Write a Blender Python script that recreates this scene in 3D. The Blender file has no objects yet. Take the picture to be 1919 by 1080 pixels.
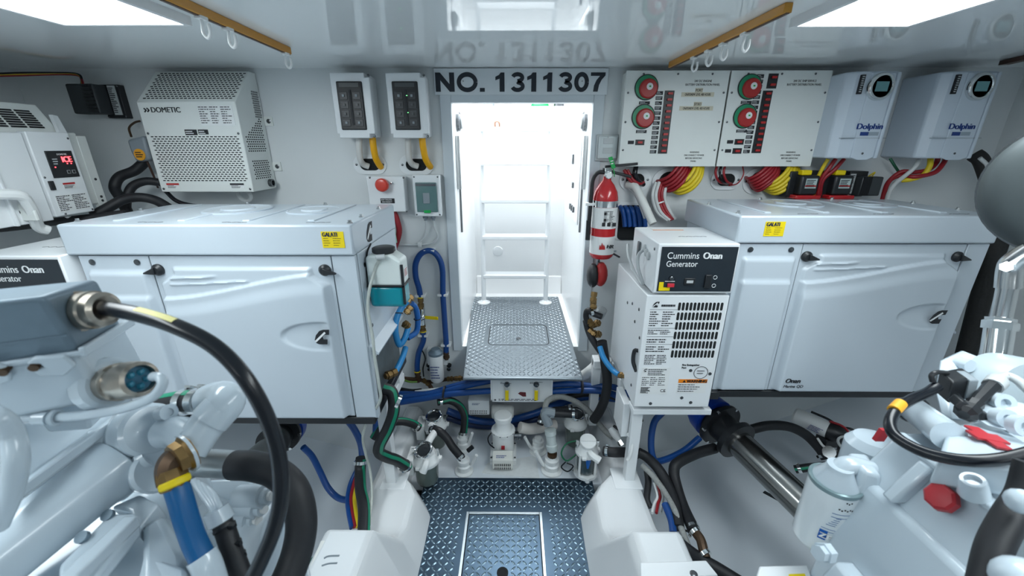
import bpy, math, random
from mathutils import Vector as V, Matrix
random.seed(7)
SC = bpy.context.scene; COL = SC.collection
# ---------------------------------------------------------------- camera
F = 752.0; TH = math.radians(19.6); YAW = math.radians(0.42); CAM = V((0, 0, 1.4))
FW = V((-math.sin(YAW)*math.cos(TH), math.cos(YAW)*math.cos(TH), -math.sin(TH)))
RT = V((math.cos(YAW), math.sin(YAW), 0)); UP = RT.cross(FW)
cd = bpy.data.cameras.new('camera'); cam = bpy.data.objects.new('camera', cd); COL.objects.link(cam)
cd.sensor_width = 36; cd.sensor_fit = 'HORIZONTAL'; cd.lens = F*36/1919; cd.clip_start = 0.02
cam.matrix_world = Matrix(((RT.x, UP.x, -FW.x, CAM.x), (RT.y, UP.y, -FW.y, CAM.y), (RT.z, UP.z, -FW.z, CAM.z), (0, 0, 0, 1)))
cd.dof.use_dof = True; cd.dof.focus_distance = 1.7; cd.dof.aperture_fstop = 4.5
SC.camera = cam
# ---------------------------------------------------------------- world, large lights, exposure
wd = bpy.data.worlds.new('sky'); SC.world = wd; wd.use_nodes = True
wn = wd.node_tree.nodes['Background']; wn.inputs[0].default_value = (0.86, 0.94, 1, 1); wn.inputs[1].default_value = 1.5
def area(name, loc, rot, sx, sy, power, col):
    l = bpy.data.lights.new(name, 'AREA'); l.shape = 'RECTANGLE'; l.size = sx; l.size_y = sy; l.energy = power; l.color = col
    o = bpy.data.objects.new(name, l); COL.objects.link(o); o.location = loc; o.rotation_euler = rot; return o
LAMP_W = 7.2
area('daylight_hatch', (0.03, 2.32, 2.28), (0, 0, 0), 0.54, 0.8, 25, (0.95, 0.985, 1))
SC.view_settings.view_transform = 'Standard'; SC.view_settings.look = 'None'
SC.view_settings.exposure = 0.25; SC.view_settings.gamma = 1; SC.view_settings.use_curve_mapping = False
# ---------------------------------------------------------------- helpers
def ray(u, v): return FW + RT*((u-959.5)/F) - UP*((v-540)/F)
def W(u, v, Y=None, Z=None, X=None):
    d = ray(u, v)
    t = (Y-CAM.y)/d.y if Y is not None else (Z-CAM.z)/d.z if Z is not None else (X-CAM.x)/d.x
    return CAM + d*t
def D(u, v, t): return CAM + ray(u, v)*t          # at distance t along the view axis
MATS = {}
def mat(name, col, rough=0.4, metal=0.0, nz=0.0, scale=30.0, bump=0.0, trans=0.0, emit=None, es=0.0, coat=0.0, spec=0.5, alpha=1.0, ior=1.5):
    if name in MATS: return MATS[name]
    m = bpy.data.materials.new(name); m.use_nodes = True; nt = m.node_tree; b = nt.nodes['Principled BSDF']
    def s(k, v): b.inputs[k].default_value = v
    s('Base Color', (*col, 1)); s('Roughness', rough); s('Metallic', metal); s('IOR', ior); s('Specular IOR Level', spec); s('Coat Weight', coat)
    if trans: s('Transmission Weight', trans)
    if alpha < 1: s('Alpha', alpha)
    if emit: s('Emission Color', (*emit, 1)); s('Emission Strength', es)
    tc = nt.nodes.new('ShaderNodeTexCoord'); n = nt.nodes.new('ShaderNodeTexNoise')
    n.inputs['Scale'].default_value = scale; n.inputs['Detail'].default_value = 4
    nt.links.new(tc.outputs['Object'], n.inputs['Vector'])
    mx = nt.nodes.new('ShaderNodeMix'); mx.data_type = 'RGBA'; k = nz if nz else 0.02
    mx.inputs['A'].default_value = (*[max(0, c*(1-k)) for c in col], 1); mx.inputs['B'].default_value = (*[min(1, c*(1+k)) for c in col], 1)
    nt.links.new(n.outputs['Fac'], mx.inputs['Factor']); nt.links.new(mx.outputs['Result'], b.inputs['Base Color'])
    if bump:
        bp = nt.nodes.new('ShaderNodeBump'); bp.inputs['Strength'].default_value = bump; bp.inputs['Distance'].default_value = 0.002
        nt.links.new(n.outputs['Fac'], bp.inputs['Height']); nt.links.new(bp.outputs['Normal'], b.inputs['Normal'])
    MATS[name] = m; return m
white = mat('white_paint', (.78, .81, .83), .28, nz=.02, scale=8)
gelcoat = mat('white_gelcoat', (.74, .77, .79), .16, nz=.03, scale=3, coat=.5)
bulk = mat('bulkhead_gelcoat', (.70, .73, .74), .38, nz=.03, scale=5, bump=.03)
hullm = mat('hull_paint', (.70, .75, .80), .33, nz=.05, scale=4, bump=.05)
ceilm = mat('ceiling_laminate', (.86, .90, .91), .03, nz=.02, scale=2, ior=1.5)
genw = mat('generator_enamel', (.53, .595, .655), .28, nz=.02, scale=6, coat=.15)
panelw = mat('panel_white', (.74, .77, .75), .35)
engw = mat('engine_enamel', (.53, .615, .68), .22, nz=.03, scale=12, coat=.4)
black = mat('black_plastic', (.012, .014, .017), .4)
rubber = mat('black_rubber', (.010, .011, .014), .55, nz=.3, scale=60)
cablek = mat('black_cable', (.005, .007, .011), .25)
dark = mat('cavity_shade', (.01, .012, .014), .9)  # flat black stands in for the shade inside slots and openings
grey = mat('grey_plastic', (.24, .28, .31), .4)
greyb = mat('grey_alloy', (.16, .22, .27), .42, metal=.25, nz=.08, scale=80, bump=.05)
lgrey = mat('light_grey_plastic', (.5, .53, .54), .4)
steel = mat('stainless_steel', (.62, .63, .63), .22, 1)
dsteel = mat('dark_steel', (.16, .17, .18), .24, 1)
chrome = mat('chrome', (.75, .77, .77), .12, 1)
brass = mat('brass', (.24, .15, .06), .38, .85, nz=.3, scale=60)
copper = mat('aged_bronze', (.10, .06, .035), .45, .6, nz=.35, scale=70)
nickel = mat('nickel_gland', (.45, .40, .34), .28, 1, nz=.1, scale=90)
plate = mat('shaded_tread_aluminium', (.05, .085, .125), .34, .8, nz=.25, scale=12)  # base darkened for the dim surroundings the lower plate reflects
bumpm = mat('highlight_tread', (.20, .28, .34), .3, .9)  # paler than its plate, so highlights on the bumps are in the colour
plate2 = mat('lit_tread_aluminium', (.27, .31, .34), .33, .85, nz=.1, scale=25)  # same metal as the lower plate, lightened for the passage light it reflects
blue = mat('blue_hose', (.003, .055, .24), .38, nz=.1)
lblue = mat('light_blue_hose', (.02, .24, .55), .35, nz=.1)
green = mat('green_stripe', (.0, .22, .12), .45)
red = mat('red_enamel', (.52, .015, .02), .25, coat=.5)
redp = mat('red_plastic', (.45, .02, .02), .4)
redc = mat('red_cable', (.30, .012, .02), .4)
yellow = mat('yellow_cable', (.75, .48, .02), .4)
orangey = mat('orange_yellow_cable', (.85, .42, .0), .38)
ylabel = mat('yellow_label', (.82, .62, .0), .5)
orange = mat('orange_label', (.8, .22, .0), .5)
amber = mat('amber_rail', (.55, .25, .02), .35)
brown = mat('brown_wood_trim', (.07, .035, .025), .5)
ink = mat('black_ink', (.012, .014, .018), .6)
iwhite = mat('white_ink', (.8, .82, .83), .5)
iblue = mat('blue_ink', (.01, .04, .2), .5)
paper = mat('white_label', (.78, .8, .8), .5)
cream = mat('cream_tape', (.62, .58, .46), .55)
clear = mat('clear_plastic', (.8, .9, .86), .08, trans=.92, ior=1.2)
smoke = mat('smoky_plastic', (.03, .06, .06), .12, coat=.5)
tube_clear = mat('clear_vinyl_tube', (.62, .66, .62), .2, trans=.35)
pvc = mat('white_pvc', (.78, .8, .8), .3)
greenm = mat('green_plastic', (.0, .36, .07), .4)
coolant = mat('turquoise_coolant', (.0, .26, .33), .2)
bottlep = mat('milky_plastic', (.72, .78, .76), .3)
strb = mat('smoky_strainer_bowl', (.16, .20, .18), .12, trans=.35, coat=.4)
lampm = mat('lamp_diffuser', (.9, .9, .9), .4, emit=(.93, .98, 1), es=5)

class G:
    """collects shapes in world coordinates"""
    def __init__(s): s.v = []; s.f = []
    def add(s, vs, fs):
        n = len(s.v); s.v += [V(p) for p in vs]; s.f += [tuple(i+n for i in f) for f in fs]; return s
    def hexa(s, p): return s.add(p, [(3, 2, 1, 0), (4, 5, 6, 7), (0, 1, 5, 4), (1, 2, 6, 5), (2, 3, 7, 6), (3, 0, 4, 7)])
    def box(s, x0, x1, y0, y1, z0, z1):
        return s.hexa([(x0, y0, z0), (x1, y0, z0), (x1, y1, z0), (x0, y1, z0), (x0, y0, z1), (x1, y0, z1), (x1, y1, z1), (x0, y1, z1)])
    def obox(s, c, ax, ay, az):
        c = V(c); ax = V(ax); ay = V(ay); az = V(az)
        return s.hexa([c-ax-ay-az, c+ax-ay-az, c+ax+ay-az, c-ax+ay-az, c-ax-ay+az, c+ax-ay+az, c+ax+ay+az, c-ax+ay+az])
    def bar(s, a, b, w, h=None, up=(0, 0, 1)):
        a = V(a); b = V(b); h = w if h is None else h; d = (b-a); L = d.length/2; d.normalize()
        sd = d.cross(V(up))
        if sd.length < 1e-4: sd = d.cross(V((0, 1, 0)))
        sd.normalize(); u2 = sd.cross(d)
        return s.obox((a+b)/2, d*L, sd*w/2, u2*h/2)
    def prism(s, poly, ext):
        n = len(poly); ext = V(ext); p = [V(q) for q in poly]
        return s.add(p+[q+ext for q in p], [tuple(range(n))[::-1], tuple(range(n, 2*n))]+[(i, (i+1) % n, n+(i+1) % n, n+i) for i in range(n)])
    def lathe(s, o, d, prof, n=20, cap=True):
        o = V(o); d = V(d).normalized(); a = d.orthogonal().normalized(); b = d.cross(a)
        vs = []; m = len(prof)
        for (t, r) in prof:
            for k in range(n):
                th = 2*math.pi*(k+.5)/n; vs.append(o+d*t+(a*math.cos(th)+b*math.sin(th))*r)
        fs = [(j*n+k, j*n+(k+1) % n, (j+1)*n+(k+1) % n, (j+1)*n+k) for j in range(m-1) for k in range(n)]
        if cap: fs += [tuple(range(n))[::-1], tuple(range((m-1)*n, m*n))]
        return s.add(vs, fs)
    def cyl(s, a, b, r, r2=None, n=20):
        a = V(a); b = V(b); return s.lathe(a, b-a, [(0, r), ((b-a).length, r if r2 is None else r2)], n)
    def tube(s, pts, r, n=10, sub=6, spline=True):
        p = [V(q) for q in pts]
        if spline and len(p) > 2: p = spl(p, sub)
        m = len(p); T = [(p[min(i+1, m-1)]-p[max(i-1, 0)]).normalized() for i in range(m)]
        a = T[0].orthogonal().normalized(); vs = []
        for i in range(m):
            a = (a-T[i]*a.dot(T[i])).normalized(); b = T[i].cross(a); rr = r if not callable(r) else r(i/(m-1))
            vs += [p[i]+(a*math.cos(2*math.pi*k/n)+b*math.sin(2*math.pi*k/n))*rr for k in range(n)]
        fs = [(j*n+k, j*n+(k+1) % n, (j+1)*n+(k+1) % n, (j+1)*n+k) for j in range(m-1) for k in range(n)]
        return s.add(vs, fs+[tuple(range(n))[::-1], tuple(range((m-1)*n, m*n))])
    def ring(s, c, ax, R, r, n=24, k=8):
        c = V(c); d = V(ax).normalized(); a = d.orthogonal().normalized(); b = d.cross(a); vs = []
        for i in range(n):
            th = 2*math.pi*i/n; e = a*math.cos(th)+b*math.sin(th)
            for j in range(k): ph = 2*math.pi*j/k; vs.append(c+e*(R+r*math.cos(ph))+d*(r*math.sin(ph)))
        return s.add(vs, [(i*k+j, i*k+(j+1) % k, ((i+1) % n)*k+(j+1) % k, ((i+1) % n)*k+j) for i in range(n) for j in range(k)])
    def ball(s, c, r, n=12, sc=(1, 1, 1)):
        vs = []; m = n//2; c = V(c)
        for i in range(1, m):
            ph = math.pi*i/m
            for k in range(n): th = 2*math.pi*k/n; vs.append(c+V((r*sc[0]*math.sin(ph)*math.cos(th), r*sc[1]*math.sin(ph)*math.sin(th), r*sc[2]*math.cos(ph))))
        fs = [(j*n+k, (j+1)*n+k, (j+1)*n+(k+1) % n, j*n+(k+1) % n) for j in range(m-2) for k in range(n)]
        return s.add(vs, fs+[tuple(range(n)), tuple(range((m-2)*n, (m-1)*n))[::-1]])
    def grid(s, fn, nu, nv):
        vs = [fn(i/nu, j/nv) for j in range(nv+1) for i in range(nu+1)]; w = nu+1
        return s.add(vs, [(j*w+i, j*w+i+1, (j+1)*w+i+1, (j+1)*w+i) for j in range(nv) for i in range(nu)])
def spl(p, sub=6):
    out = []; q = [p[0]*2-p[1]]+list(p)+[p[-1]*2-p[-2]]
    for i in range(1, len(q)-2):
        a, b, c, d = q[i-1:i+3]
        for k in range(sub):
            t = k/sub; out.append(.5*((2*b)+(c-a)*t+(2*a-5*b+4*c-d)*t*t+(3*b-a-3*c+d)*t**3))
    return out+[p[-1]]
def base_of(vs):
    x = [p.x for p in vs]; y = [p.y for p in vs]; z = [p.z for p in vs]
    return V(((min(x)+max(x))/2, (min(y)+max(y))/2, min(z)))
def link(name, me, parent=None, loc=(0, 0, 0)):
    o = bpy.data.objects.new(name, me); COL.objects.link(o); o.location = loc
    if parent is not None: o.parent = parent
    return o
ORG = {}
def org(o): return ORG.get(o.name, V((0, 0, 0))) if o is not None else V((0, 0, 0))
def part(name, g, m, parent=None, bev=0.0, sm=35, kind=None, label=None, seg=2):
    """one mesh object; children share the origin of their thing"""
    o0 = org(parent) if parent is not None else base_of(g.v)
    me = bpy.data.meshes.new(name); me.from_pydata([tuple(p-o0) for p in g.v], [], g.f); me.materials.append(m)
    me.validate()
    import bmesh
    bm = bmesh.new(); bm.from_mesh(me); bmesh.ops.recalc_face_normals(bm, faces=bm.faces); bm.to_mesh(me); bm.free()
    if sm:
        me.shade_smooth(); me.set_sharp_from_angle(angle=math.radians(sm))
    o = link(name, me, parent, (0, 0, 0) if parent is not None else o0); ORG[o.name] = o0
    if bev:
        b = o.modifiers.new('bevel', 'BEVEL'); b.width = bev; b.segments = seg; b.limit_method = 'ANGLE'; b.angle_limit = math.radians(40); b.use_clamp_overlap = True
    if kind: o['kind'] = kind
    if label: o['label'] = label
    return o
def thing(name, label, cat, loc, group=None):
    o = link(name, None, None, V(loc)); o.empty_display_size = .02; ORG[o.name] = V(loc); return tag(o, label, cat, group)
def tag(o, label, cat, group=None):
    o['label'] = label; o['category'] = cat
    if group: o['group'] = group
    return o
def struct(name, g, m, bev=0, sm=35, label=None):
    o = part(name, g, m, None, bev, sm); o['kind'] = 'structure'
    if label: o['label'] = label
    return o
def solo(name, g, m, label, cat, group=None, bev=0, sm=35): return tag(part(name, g, m, None, bev, sm), label, cat, group)
SHARED = {}
def inst(name, key, build, m, parent, loc, rot=None, bev=0, kind=None):
    """many alike pieces that share one mesh (built around the origin)"""
    if key not in SHARED:
        g = G(); build(g); me = bpy.data.meshes.new(name); me.from_pydata([tuple(p) for p in g.v], [], g.f); me.materials.append(m)
        me.shade_smooth(); me.set_sharp_from_angle(angle=math.radians(40)); SHARED[key] = me
    o = link(name, SHARED[key], parent, V(loc)-org(parent)); ORG[o.name] = V(loc)
    if rot is not None: o.rotation_euler = rot
    return o
def frame(right, up):
    r = V(right).normalized(); u = V(up); u = (u-r*u.dot(r)).normalized(); n = r.cross(u)
    return Matrix(((r.x, u.x, n.x), (r.y, u.y, n.y), (r.z, u.z, n.z)))
def text(name, s, size, loc, m, parent, right=(1, 0, 0), up=(0, 0, 1), bold=0.0, shear=0.0, ext=0.0004, sx=1.0, align='LEFT', space=1.0):
    c = bpy.data.curves.new(name, 'FONT'); c.body = s; c.size = size; c.shear = shear; c.extrude = ext; c.align_x = align
    c.space_character = space; c.resolution_u = 6
    to = bpy.data.objects.new(name, c); me = bpy.data.meshes.new_from_object(to); bpy.data.objects.remove(to)
    M3 = frame(right, up); o0 = org(parent)
    sh = [0.0] if not bold else [-bold, 0.0, bold]          # heavier strokes: the outline laid three times side by side
    v0 = [v.co.copy() for v in me.vertices]; f0 = [tuple(f.vertices) for f in me.polygons]; vs = []; fs = []
    for k in sh:
        n0 = len(vs); vs += [tuple(M3 @ V((c_.x*sx+k, c_.y, c_.z+(sh.index(k)*.00025))) + V(loc) - o0) for c_ in v0]; fs += [tuple(i+n0 for i in f) for f in f0]
    me = bpy.data.meshes.new(name); me.from_pydata(vs, [], fs)
    me.materials.append(m)
    o = link(name, me, parent); ORG[o.name] = o0; return o
def printlines(name, p, right, up, w, h, rows, m, parent, fill=.75, th=.45, seed=1, cols=1):
    """fine print: rows of little ink dashes on a face, p = top left"""
    rnd = random.Random(seed); g = G(); r = V(right).normalized(); u = V(up).normalized(); n = r.cross(u)
    for c in range(cols):
        for i in range(rows):
            x = w*c/cols; end = w*(c+1)/cols*(.98)-rnd.random()*w/cols*(1-fill)*2
            y = -h*(i+.5)/rows
            while x < end:
                L = min(w*(.03+.09*rnd.random()), max(end-x, .0005)); a = V(p)+r*(x+L/2)+u*y+n*.0003
                g.obox(a, r*L/2, u*(h/rows*th/2), n*.0003); x += L+w*.02
    return part(name, g, m, parent, sm=0, kind='stuff')
def screw(parent, loc, nrm=(0, -1, 0), r=.004, m=None, key='s'):
    d = V(nrm).normalized(); q = V((0, 0, 1)).rotation_difference(d)
    return inst('screw', 'screw%s%.4f' % (key, r), lambda g: g.lathe((0, 0, -.001), (0, 0, 1), [(0, r), (.0018, r), (.003, r*.6)], 10), m or dsteel, parent, loc, q.to_euler())
def px(n, t): return n*t/F                         # n pixels at view distance t, in metres
def vd(p): return (V(p)-CAM).dot(FW)
def hose(name, pts, r, m, label=None, cat=None, group=None, parent=None, n=12, sub=7):
    P = [W(*q[:2], Y=q[2]) if not isinstance(q, V) else q for q in pts]
    g = G().tube(P, r, n, sub); o = part(name, g, m, parent, sm=60)
    if label: tag(o, label, cat or 'hose', group)
    return o, P
def clamp(parent, c, d, r, w=.012, m=None, name='hose_clamp'):
    d = V(d).normalized(); c = V(c); g = G().lathe(c-d*w/2, d, [(0, r*1.03), (0, r*1.1), (w, r*1.1), (w, r*1.03)], 20)
    e = d.orthogonal().normalized(); g.obox(c+e*r*1.2, d*w*.45, e*r*.12, d.cross(e)*r*.45)
    return part(name, g, m or chrome, parent)
def stadium(x0, x1, z0, z1, n=10):
    r = (z1-z0)/2; zc = (z0+z1)/2; P = []
    for i in range(n+1): t = -math.pi/2+math.pi*i/n; P.append((x1-r+r*math.cos(t), zc+r*math.sin(t)))
    for i in range(n+1): t = math.pi/2+math.pi*i/n; P.append((x0+r+r*math.cos(t), zc+r*math.sin(t)))
    return P
def rrect(x0, x1, z0, z1, r, n=4):
    P = []
    for cx, cz, a in ((x1-r, z0+r, -90), (x1-r, z1-r, 0), (x0+r, z1-r, 90), (x0+r, z0+r, 180)):
        for i in range(n+1): t = math.radians(a+90*i/n); P.append((cx+r*math.cos(t), cz+r*math.sin(t)))
    return P
def XZ(P, y): return [(a, y, b) for a, b in P]
# ================================================================ the setting
XW, CZ_, YB = 2.02, 1.69, 1.80
DX0, DX1, DZ0, DZ1 = -.262, .318, .447, 1.563
g = G(); T = .04
g.box(-XW, DX0, YB, YB+T, -.45, CZ_); g.box(DX1, XW, YB, YB+T, -.45, CZ_); g.box(DX0, DX1, YB, YB+T, DZ1, CZ_); g.box(DX0, DX1, YB, YB+T, -.45, DZ0)
struct('wall_back', g, bulk, label='off-white bulkhead with the doorway')
struct('ceiling', G().box(-XW-.1, XW+.1, -2.2, YB+T, CZ_, CZ_+.03), ceilm, label='glossy white ceiling panel')
struct('wall_left', G().box(-XW-.06, -XW, -2.2, YB+T, -.5, CZ_), bulk)
struct('wall_right', G().box(XW, XW+.06, -2.2, YB+T, -.5, CZ_), bulk)
struct('wall_front', G().box(-XW, XW, -2.26, -2.2, -.5, CZ_), mat('lining_grey', (.3, .33, .35), .6))
# hull bottom rising outboard
def hull(u, v):
    x = -XW+2*XW*u; y = -2.2+(YB+2.2)*v; a = abs(x+.03)
    z = -.27+.55*max(0, (a-.55)/1.45)**1.35
    return (x, y, z)
struct('floor', G().grid(hull, 60, 10), hullm, sm=80, label='white painted hull bottom')
struct('floor_bilge_shelf', G().box(-.47, .43, 1.385, YB, -.06, -.012), hullm, bev=.006)
# door frame
g = G()
for a, b, c, d in ((DX0-.045, DX0, DZ0-.02, DZ1+.03), (DX1, DX1+.045, DZ0-.02, DZ1+.03), (DX0, DX1, DZ1, DZ1+.03)): g.box(a, b, YB-.012, YB, c, d)
struct('trim_1', g, mat('frame_paint', (.60, .66, .70), .35), bev=.003)
# companionway behind the doorway, open to the sky
pw = mat('passage_gelcoat', (.86, .88, .89), .3, nz=.01, scale=4)
PY = 2.62
g = G().box(DX0-.03, DX0, YB+T, PY, .3, 2.3); struct('wall_passage_left', g, pw)
g = G().box(DX1, DX1+.03, YB+T, PY, .3, 2.3); struct('wall_passage_right', g, pw)
g = G().box(DX0-.03, DX1+.03, PY, PY+.03, .3, 1.62)
g.hexa([(DX0, PY-.06, .44), (DX1, PY-.06, .44), (DX1, PY, .44), (DX0, PY, .44), (DX0, PY-.015, .56), (DX1, PY-.015, .56), (DX1, PY, .56), (DX0, PY, .56)])
struct('wall_passage_back', g, pw, bev=.01)
struct('floor_passage', G().box(DX0-.03, DX1+.03, YB+T, PY+.03, .38, .447), pw)
# ================================================================ floor plates, engine beds, ladder, lamps, rails, sign
def bumps(x0, x1, y0, y1, z, p=.0205, L=.0245, w=.0075, h=.0022, skip=None):
    g = G(); j = 0; y = y0+p/2
    while y < y1-p*.3:
        i = 0; x = x0+p/2
        while x < x1-p*.3:
            if not (skip and skip(x, y)):
                a = math.pi/4 if (i+j) % 2 else -math.pi/4; c, s = math.cos(a), math.sin(a)
                def q(t, n, k): return (x+c*t-s*n, y+s*t+c*n, z+k)
                g.add([q(-L/2, 0, 0), q(-L/5, -w/2, 0), q(L/5, -w/2, 0), q(L/2, 0, 0), q(L/5, w/2, 0), q(-L/5, w/2, 0), q(-L/5, 0, h), q(L/5, 0, h)],
                      [(0, 1, 6), (1, 2, 7, 6), (2, 3, 7), (3, 4, 7), (4, 5, 6, 7), (5, 0, 6)])
            i += 1; x += p
        j += 1; y += p
    return g
XM = -.035                                             # centre line of the walkway
t = thing('floor_plate', 'dark chequered aluminium floor plate with square hatch between the engine beds', 'floor plate', (XM, 1.0, 0))
hx0, hx1, hy0, hy1 = -.193, .112, .62, 1.225
g = G(); px0, px1, py0, py1 = -.395, .345, .1, 1.402
for a, b, c, d in ((px0, hx0, py0, py1), (hx1, px1, py0, py1), (hx0, hx1, hy1, py1), (hx0, hx1, py0, hy0)): g.box(a, b, c, d, -.008, 0)
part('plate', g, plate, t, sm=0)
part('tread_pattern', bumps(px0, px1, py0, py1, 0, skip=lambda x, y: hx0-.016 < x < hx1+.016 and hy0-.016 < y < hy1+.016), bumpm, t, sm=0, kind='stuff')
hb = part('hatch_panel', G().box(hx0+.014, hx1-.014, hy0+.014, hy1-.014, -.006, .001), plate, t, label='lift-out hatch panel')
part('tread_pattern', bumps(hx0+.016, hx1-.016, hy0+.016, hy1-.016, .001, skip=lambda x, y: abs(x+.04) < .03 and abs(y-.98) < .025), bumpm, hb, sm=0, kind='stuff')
part('lift_hole', G().lathe((-.04, .98, .001), (0, 0, 1), [(0, .02), (.002, .02), (.003, .014), (.0012, .012)], 24), dark, hb)
for a, b, c, d in ((hx0, hx0+.011, hy0, hy1), (hx1-.011, hx1, hy0, hy1), (hx0+.011, hx1-.011, hy1-.011, hy1), (hx0+.011, hx1-.011, hy0, hy0+.011)):
    part('hatch_frame', G().box(a, b, c, d, -.006, .003), mat('frame_aluminium', (.45, .52, .56), .3, .9), t, bev=.0012)
# upper plate in the doorway
UZ = .46
t = thing('threshold_plate', 'bright chequered aluminium step plate in the doorway under the ladder', 'step plate', (.01, 1.9, UZ))
A = [W(*q, Z=UZ) for q in ((867, 709), (1093, 709), (1046, 556), (886, 556))]
def inplate(x, y, m=.01):
    k = (y-A[0].y)/(A[3].y-A[0].y); return A[0].x+(A[3].x-A[0].x)*k+m < x < A[1].x+(A[2].x-A[1].x)*k-m and A[0].y+m < y < A[3].y-m
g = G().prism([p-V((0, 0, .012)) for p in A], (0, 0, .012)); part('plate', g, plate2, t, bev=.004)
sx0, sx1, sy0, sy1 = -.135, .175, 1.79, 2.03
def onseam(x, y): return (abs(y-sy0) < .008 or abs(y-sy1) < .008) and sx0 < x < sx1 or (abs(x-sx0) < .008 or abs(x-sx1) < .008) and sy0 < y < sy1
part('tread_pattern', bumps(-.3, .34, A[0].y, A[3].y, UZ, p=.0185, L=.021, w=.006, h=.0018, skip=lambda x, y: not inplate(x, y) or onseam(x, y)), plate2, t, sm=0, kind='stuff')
o = rrect(sx0, sx1, sy0, sy1, .03); i_ = rrect(sx0+.004, sx1-.004, sy0+.004, sy1-.004, .027); n = len(o); g = G()
g.add([(a, b, UZ+.0006) for a, b in o]+[(a, b, UZ+.0006) for a, b in i_], [(k, (k+1) % n, n+(k+1) % n, n+k) for k in range(n)])
part('hatch_seam', g, dark, t, sm=0, label='dark seam of the small hatch')
part('hatch_latch', G().lathe((.02, 1.86, UZ), (0, 0, 1), [(0, .012), (.003, .012), (.004, .008)], 16), dsteel, t)
# moulded engine beds
def bed(sgn, label):
    def m(x): return XM+sgn*x
    g = G()
    # y, top height, inner edge at the top, inner edge at the foot
    prof = [(1.79, .10, .455, .45), (1.40, .11, .455, .45), (1.33, .115, .44, .435), (1.26, .118, .375, .35), (1.20, .12, .342, .318), (1.06, .125, .338, .315), (.985, .16, .345, .315), (.90, .30, .382, .315), (.3, .31, .382, .315), (-.6, .31, .382, .315)]
    rows = []
    for (y, z, it, ib) in prof:
        ot = .545
        rows.append([(m(ot+.03), y, -.5), (m(ot), y, z-.015), (m(ot-.015), y, z), (m(it+.018), y, z), (m(it), y, z-.02), (m(ib-.018), y, .0), (m(ib-.03), y, -.02), (m(ib-.03), y, -.2)])
    w = len(rows[0]); vs = [p for r in rows for p in r]
    fs = [(j*w+i, j*w+i+1, (j+1)*w+i+1, (j+1)*w+i) for j in range(len(rows)-1) for i in range(w-1)]+[tuple(range(w)), tuple(range((len(rows)-1)*w, len(rows)*w))]
    g.add(vs, fs); return solo('engine_bed', g, gelcoat, label, 'engine bed', 'moulded engine beds', bev=.014)
bed(-1, 'white moulded engine bed left of the floor plate'); bed(1, 'white moulded engine bed right of the floor plate')
# ladder
LY = 2.36
lx0, lx1 = W(907, 572, Y=LY).x, W(1022, 572, Y=LY).x
t = thing('ladder', 'white tubular boarding ladder standing in the bright passage', 'ladder', ((lx0+lx1)/2, LY, UZ))
for x in (lx0, lx1):
    part('rail', G().cyl((x, LY, UZ), (x+.004, LY+.05, 1.66), .014), white, t)
    f = part('foot_flange', G().lathe((x, LY, UZ), (0, 0, 1), [(0, .04), (.006, .04), (.012, .024), (.02, .016)], 24), white, t)
    for k in range(4):
        a = math.pi/4+k*math.pi/2; inst('screw', 'ladsc', lambda g: g.lathe((0, 0, 0), (0, 0, 1), [(0, .004), (.0015, .003)], 8), steel, f, (x+.027*math.cos(a), LY+.027*math.sin(a), UZ+.008))
for v in (516, 444, 376, 306, 243):
    c = W(965, v, Y=LY+.03); part('rung', G().box(lx0, lx1, LY-.01, LY+.075, c.z-.012, c.z+.012), white, t, bev=.005)
# passage fittings
for (v, x0) in ((690, 0),): pass
t = thing('switch_panel', 'white switch panel on the right passage wall', 'switch panel', (DX1, 2.2, 1.1))
part('plate', G().box(DX1-.006, DX1, 2.02, 2.3, 1.02, 1.42), pw, t, bev=.002)
for k, (y, z, h) in enumerate(((2.24, 1.33, .05), (2.2, 1.2, .03), (2.26, 1.08, .03), (2.2, 1.08, .03), (2.14, 1.08, .03))):
    part('switch', G().box(DX1-.016, DX1-.006, y-.014, y+.014, z-h/2, z+h/2), dsteel, t, bev=.002)
for sx, lab in ((DX0, 'left'), (DX1, 'right')):
    s = 1 if sx < 0 else -1
    t = thing('door_slide', 'slim metal door slide on the %s passage wall' % lab, 'door slide', (sx, 1.9, .98), 'door slides')
    part('track', G().box(min(sx, sx+s*.008), max(sx, sx+s*.008), 1.93, 1.945, 1.0, 1.42), dsteel, t)
    part('bracket', G().box(min(sx, sx+s*.018), max(sx, sx+s*.018), 1.87, 1.895, 1.21, 1.44), steel, t, bev=.002)
    c = V((sx+s*.012, 1.95, 1.5))
    t = thing('passage_light', 'round wall light high on the %s passage wall' % lab, 'light', c, 'passage wall lights')
    part('bezel', G().lathe(c-V((s*.012, 0, 0)), (s, 0, 0), [(0, .042), (.012, .042), (.018, .034)], 28), dsteel, t)
    part('lens', G().lathe(c, (s, 0, 0), [(0, .032), (.012, .03), (.016, .02)], 24), lgrey, t)
t = thing('cleat_knob', 'small copper hook high on the passage back wall', 'hook', W(932, 238, Y=PY))
p = W(932, 240, Y=PY)
part('hook', G().tube([p+V((-.012, 0, -.01)), p+V((-.012, -.03, .03)), p+V((.012, -.03, .03)), p+V((.012, 0, -.01))], .006), mat('copper_pink', (.5, .28, .2), .4, .5), t)
part('mount', G().box(p.x-.022, p.x+.022, PY-.008, PY, p.z-.025, p.z+.0), pw, t, bev=.002)
o = solo('drain_cover', G().lathe(W(933, 471, Y=PY), (0, -1, 0), [(0, .034), (.006, .032), (.008, .02)], 24), white, 'white round cover on the passage wall behind the ladder', 'cover')
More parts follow.
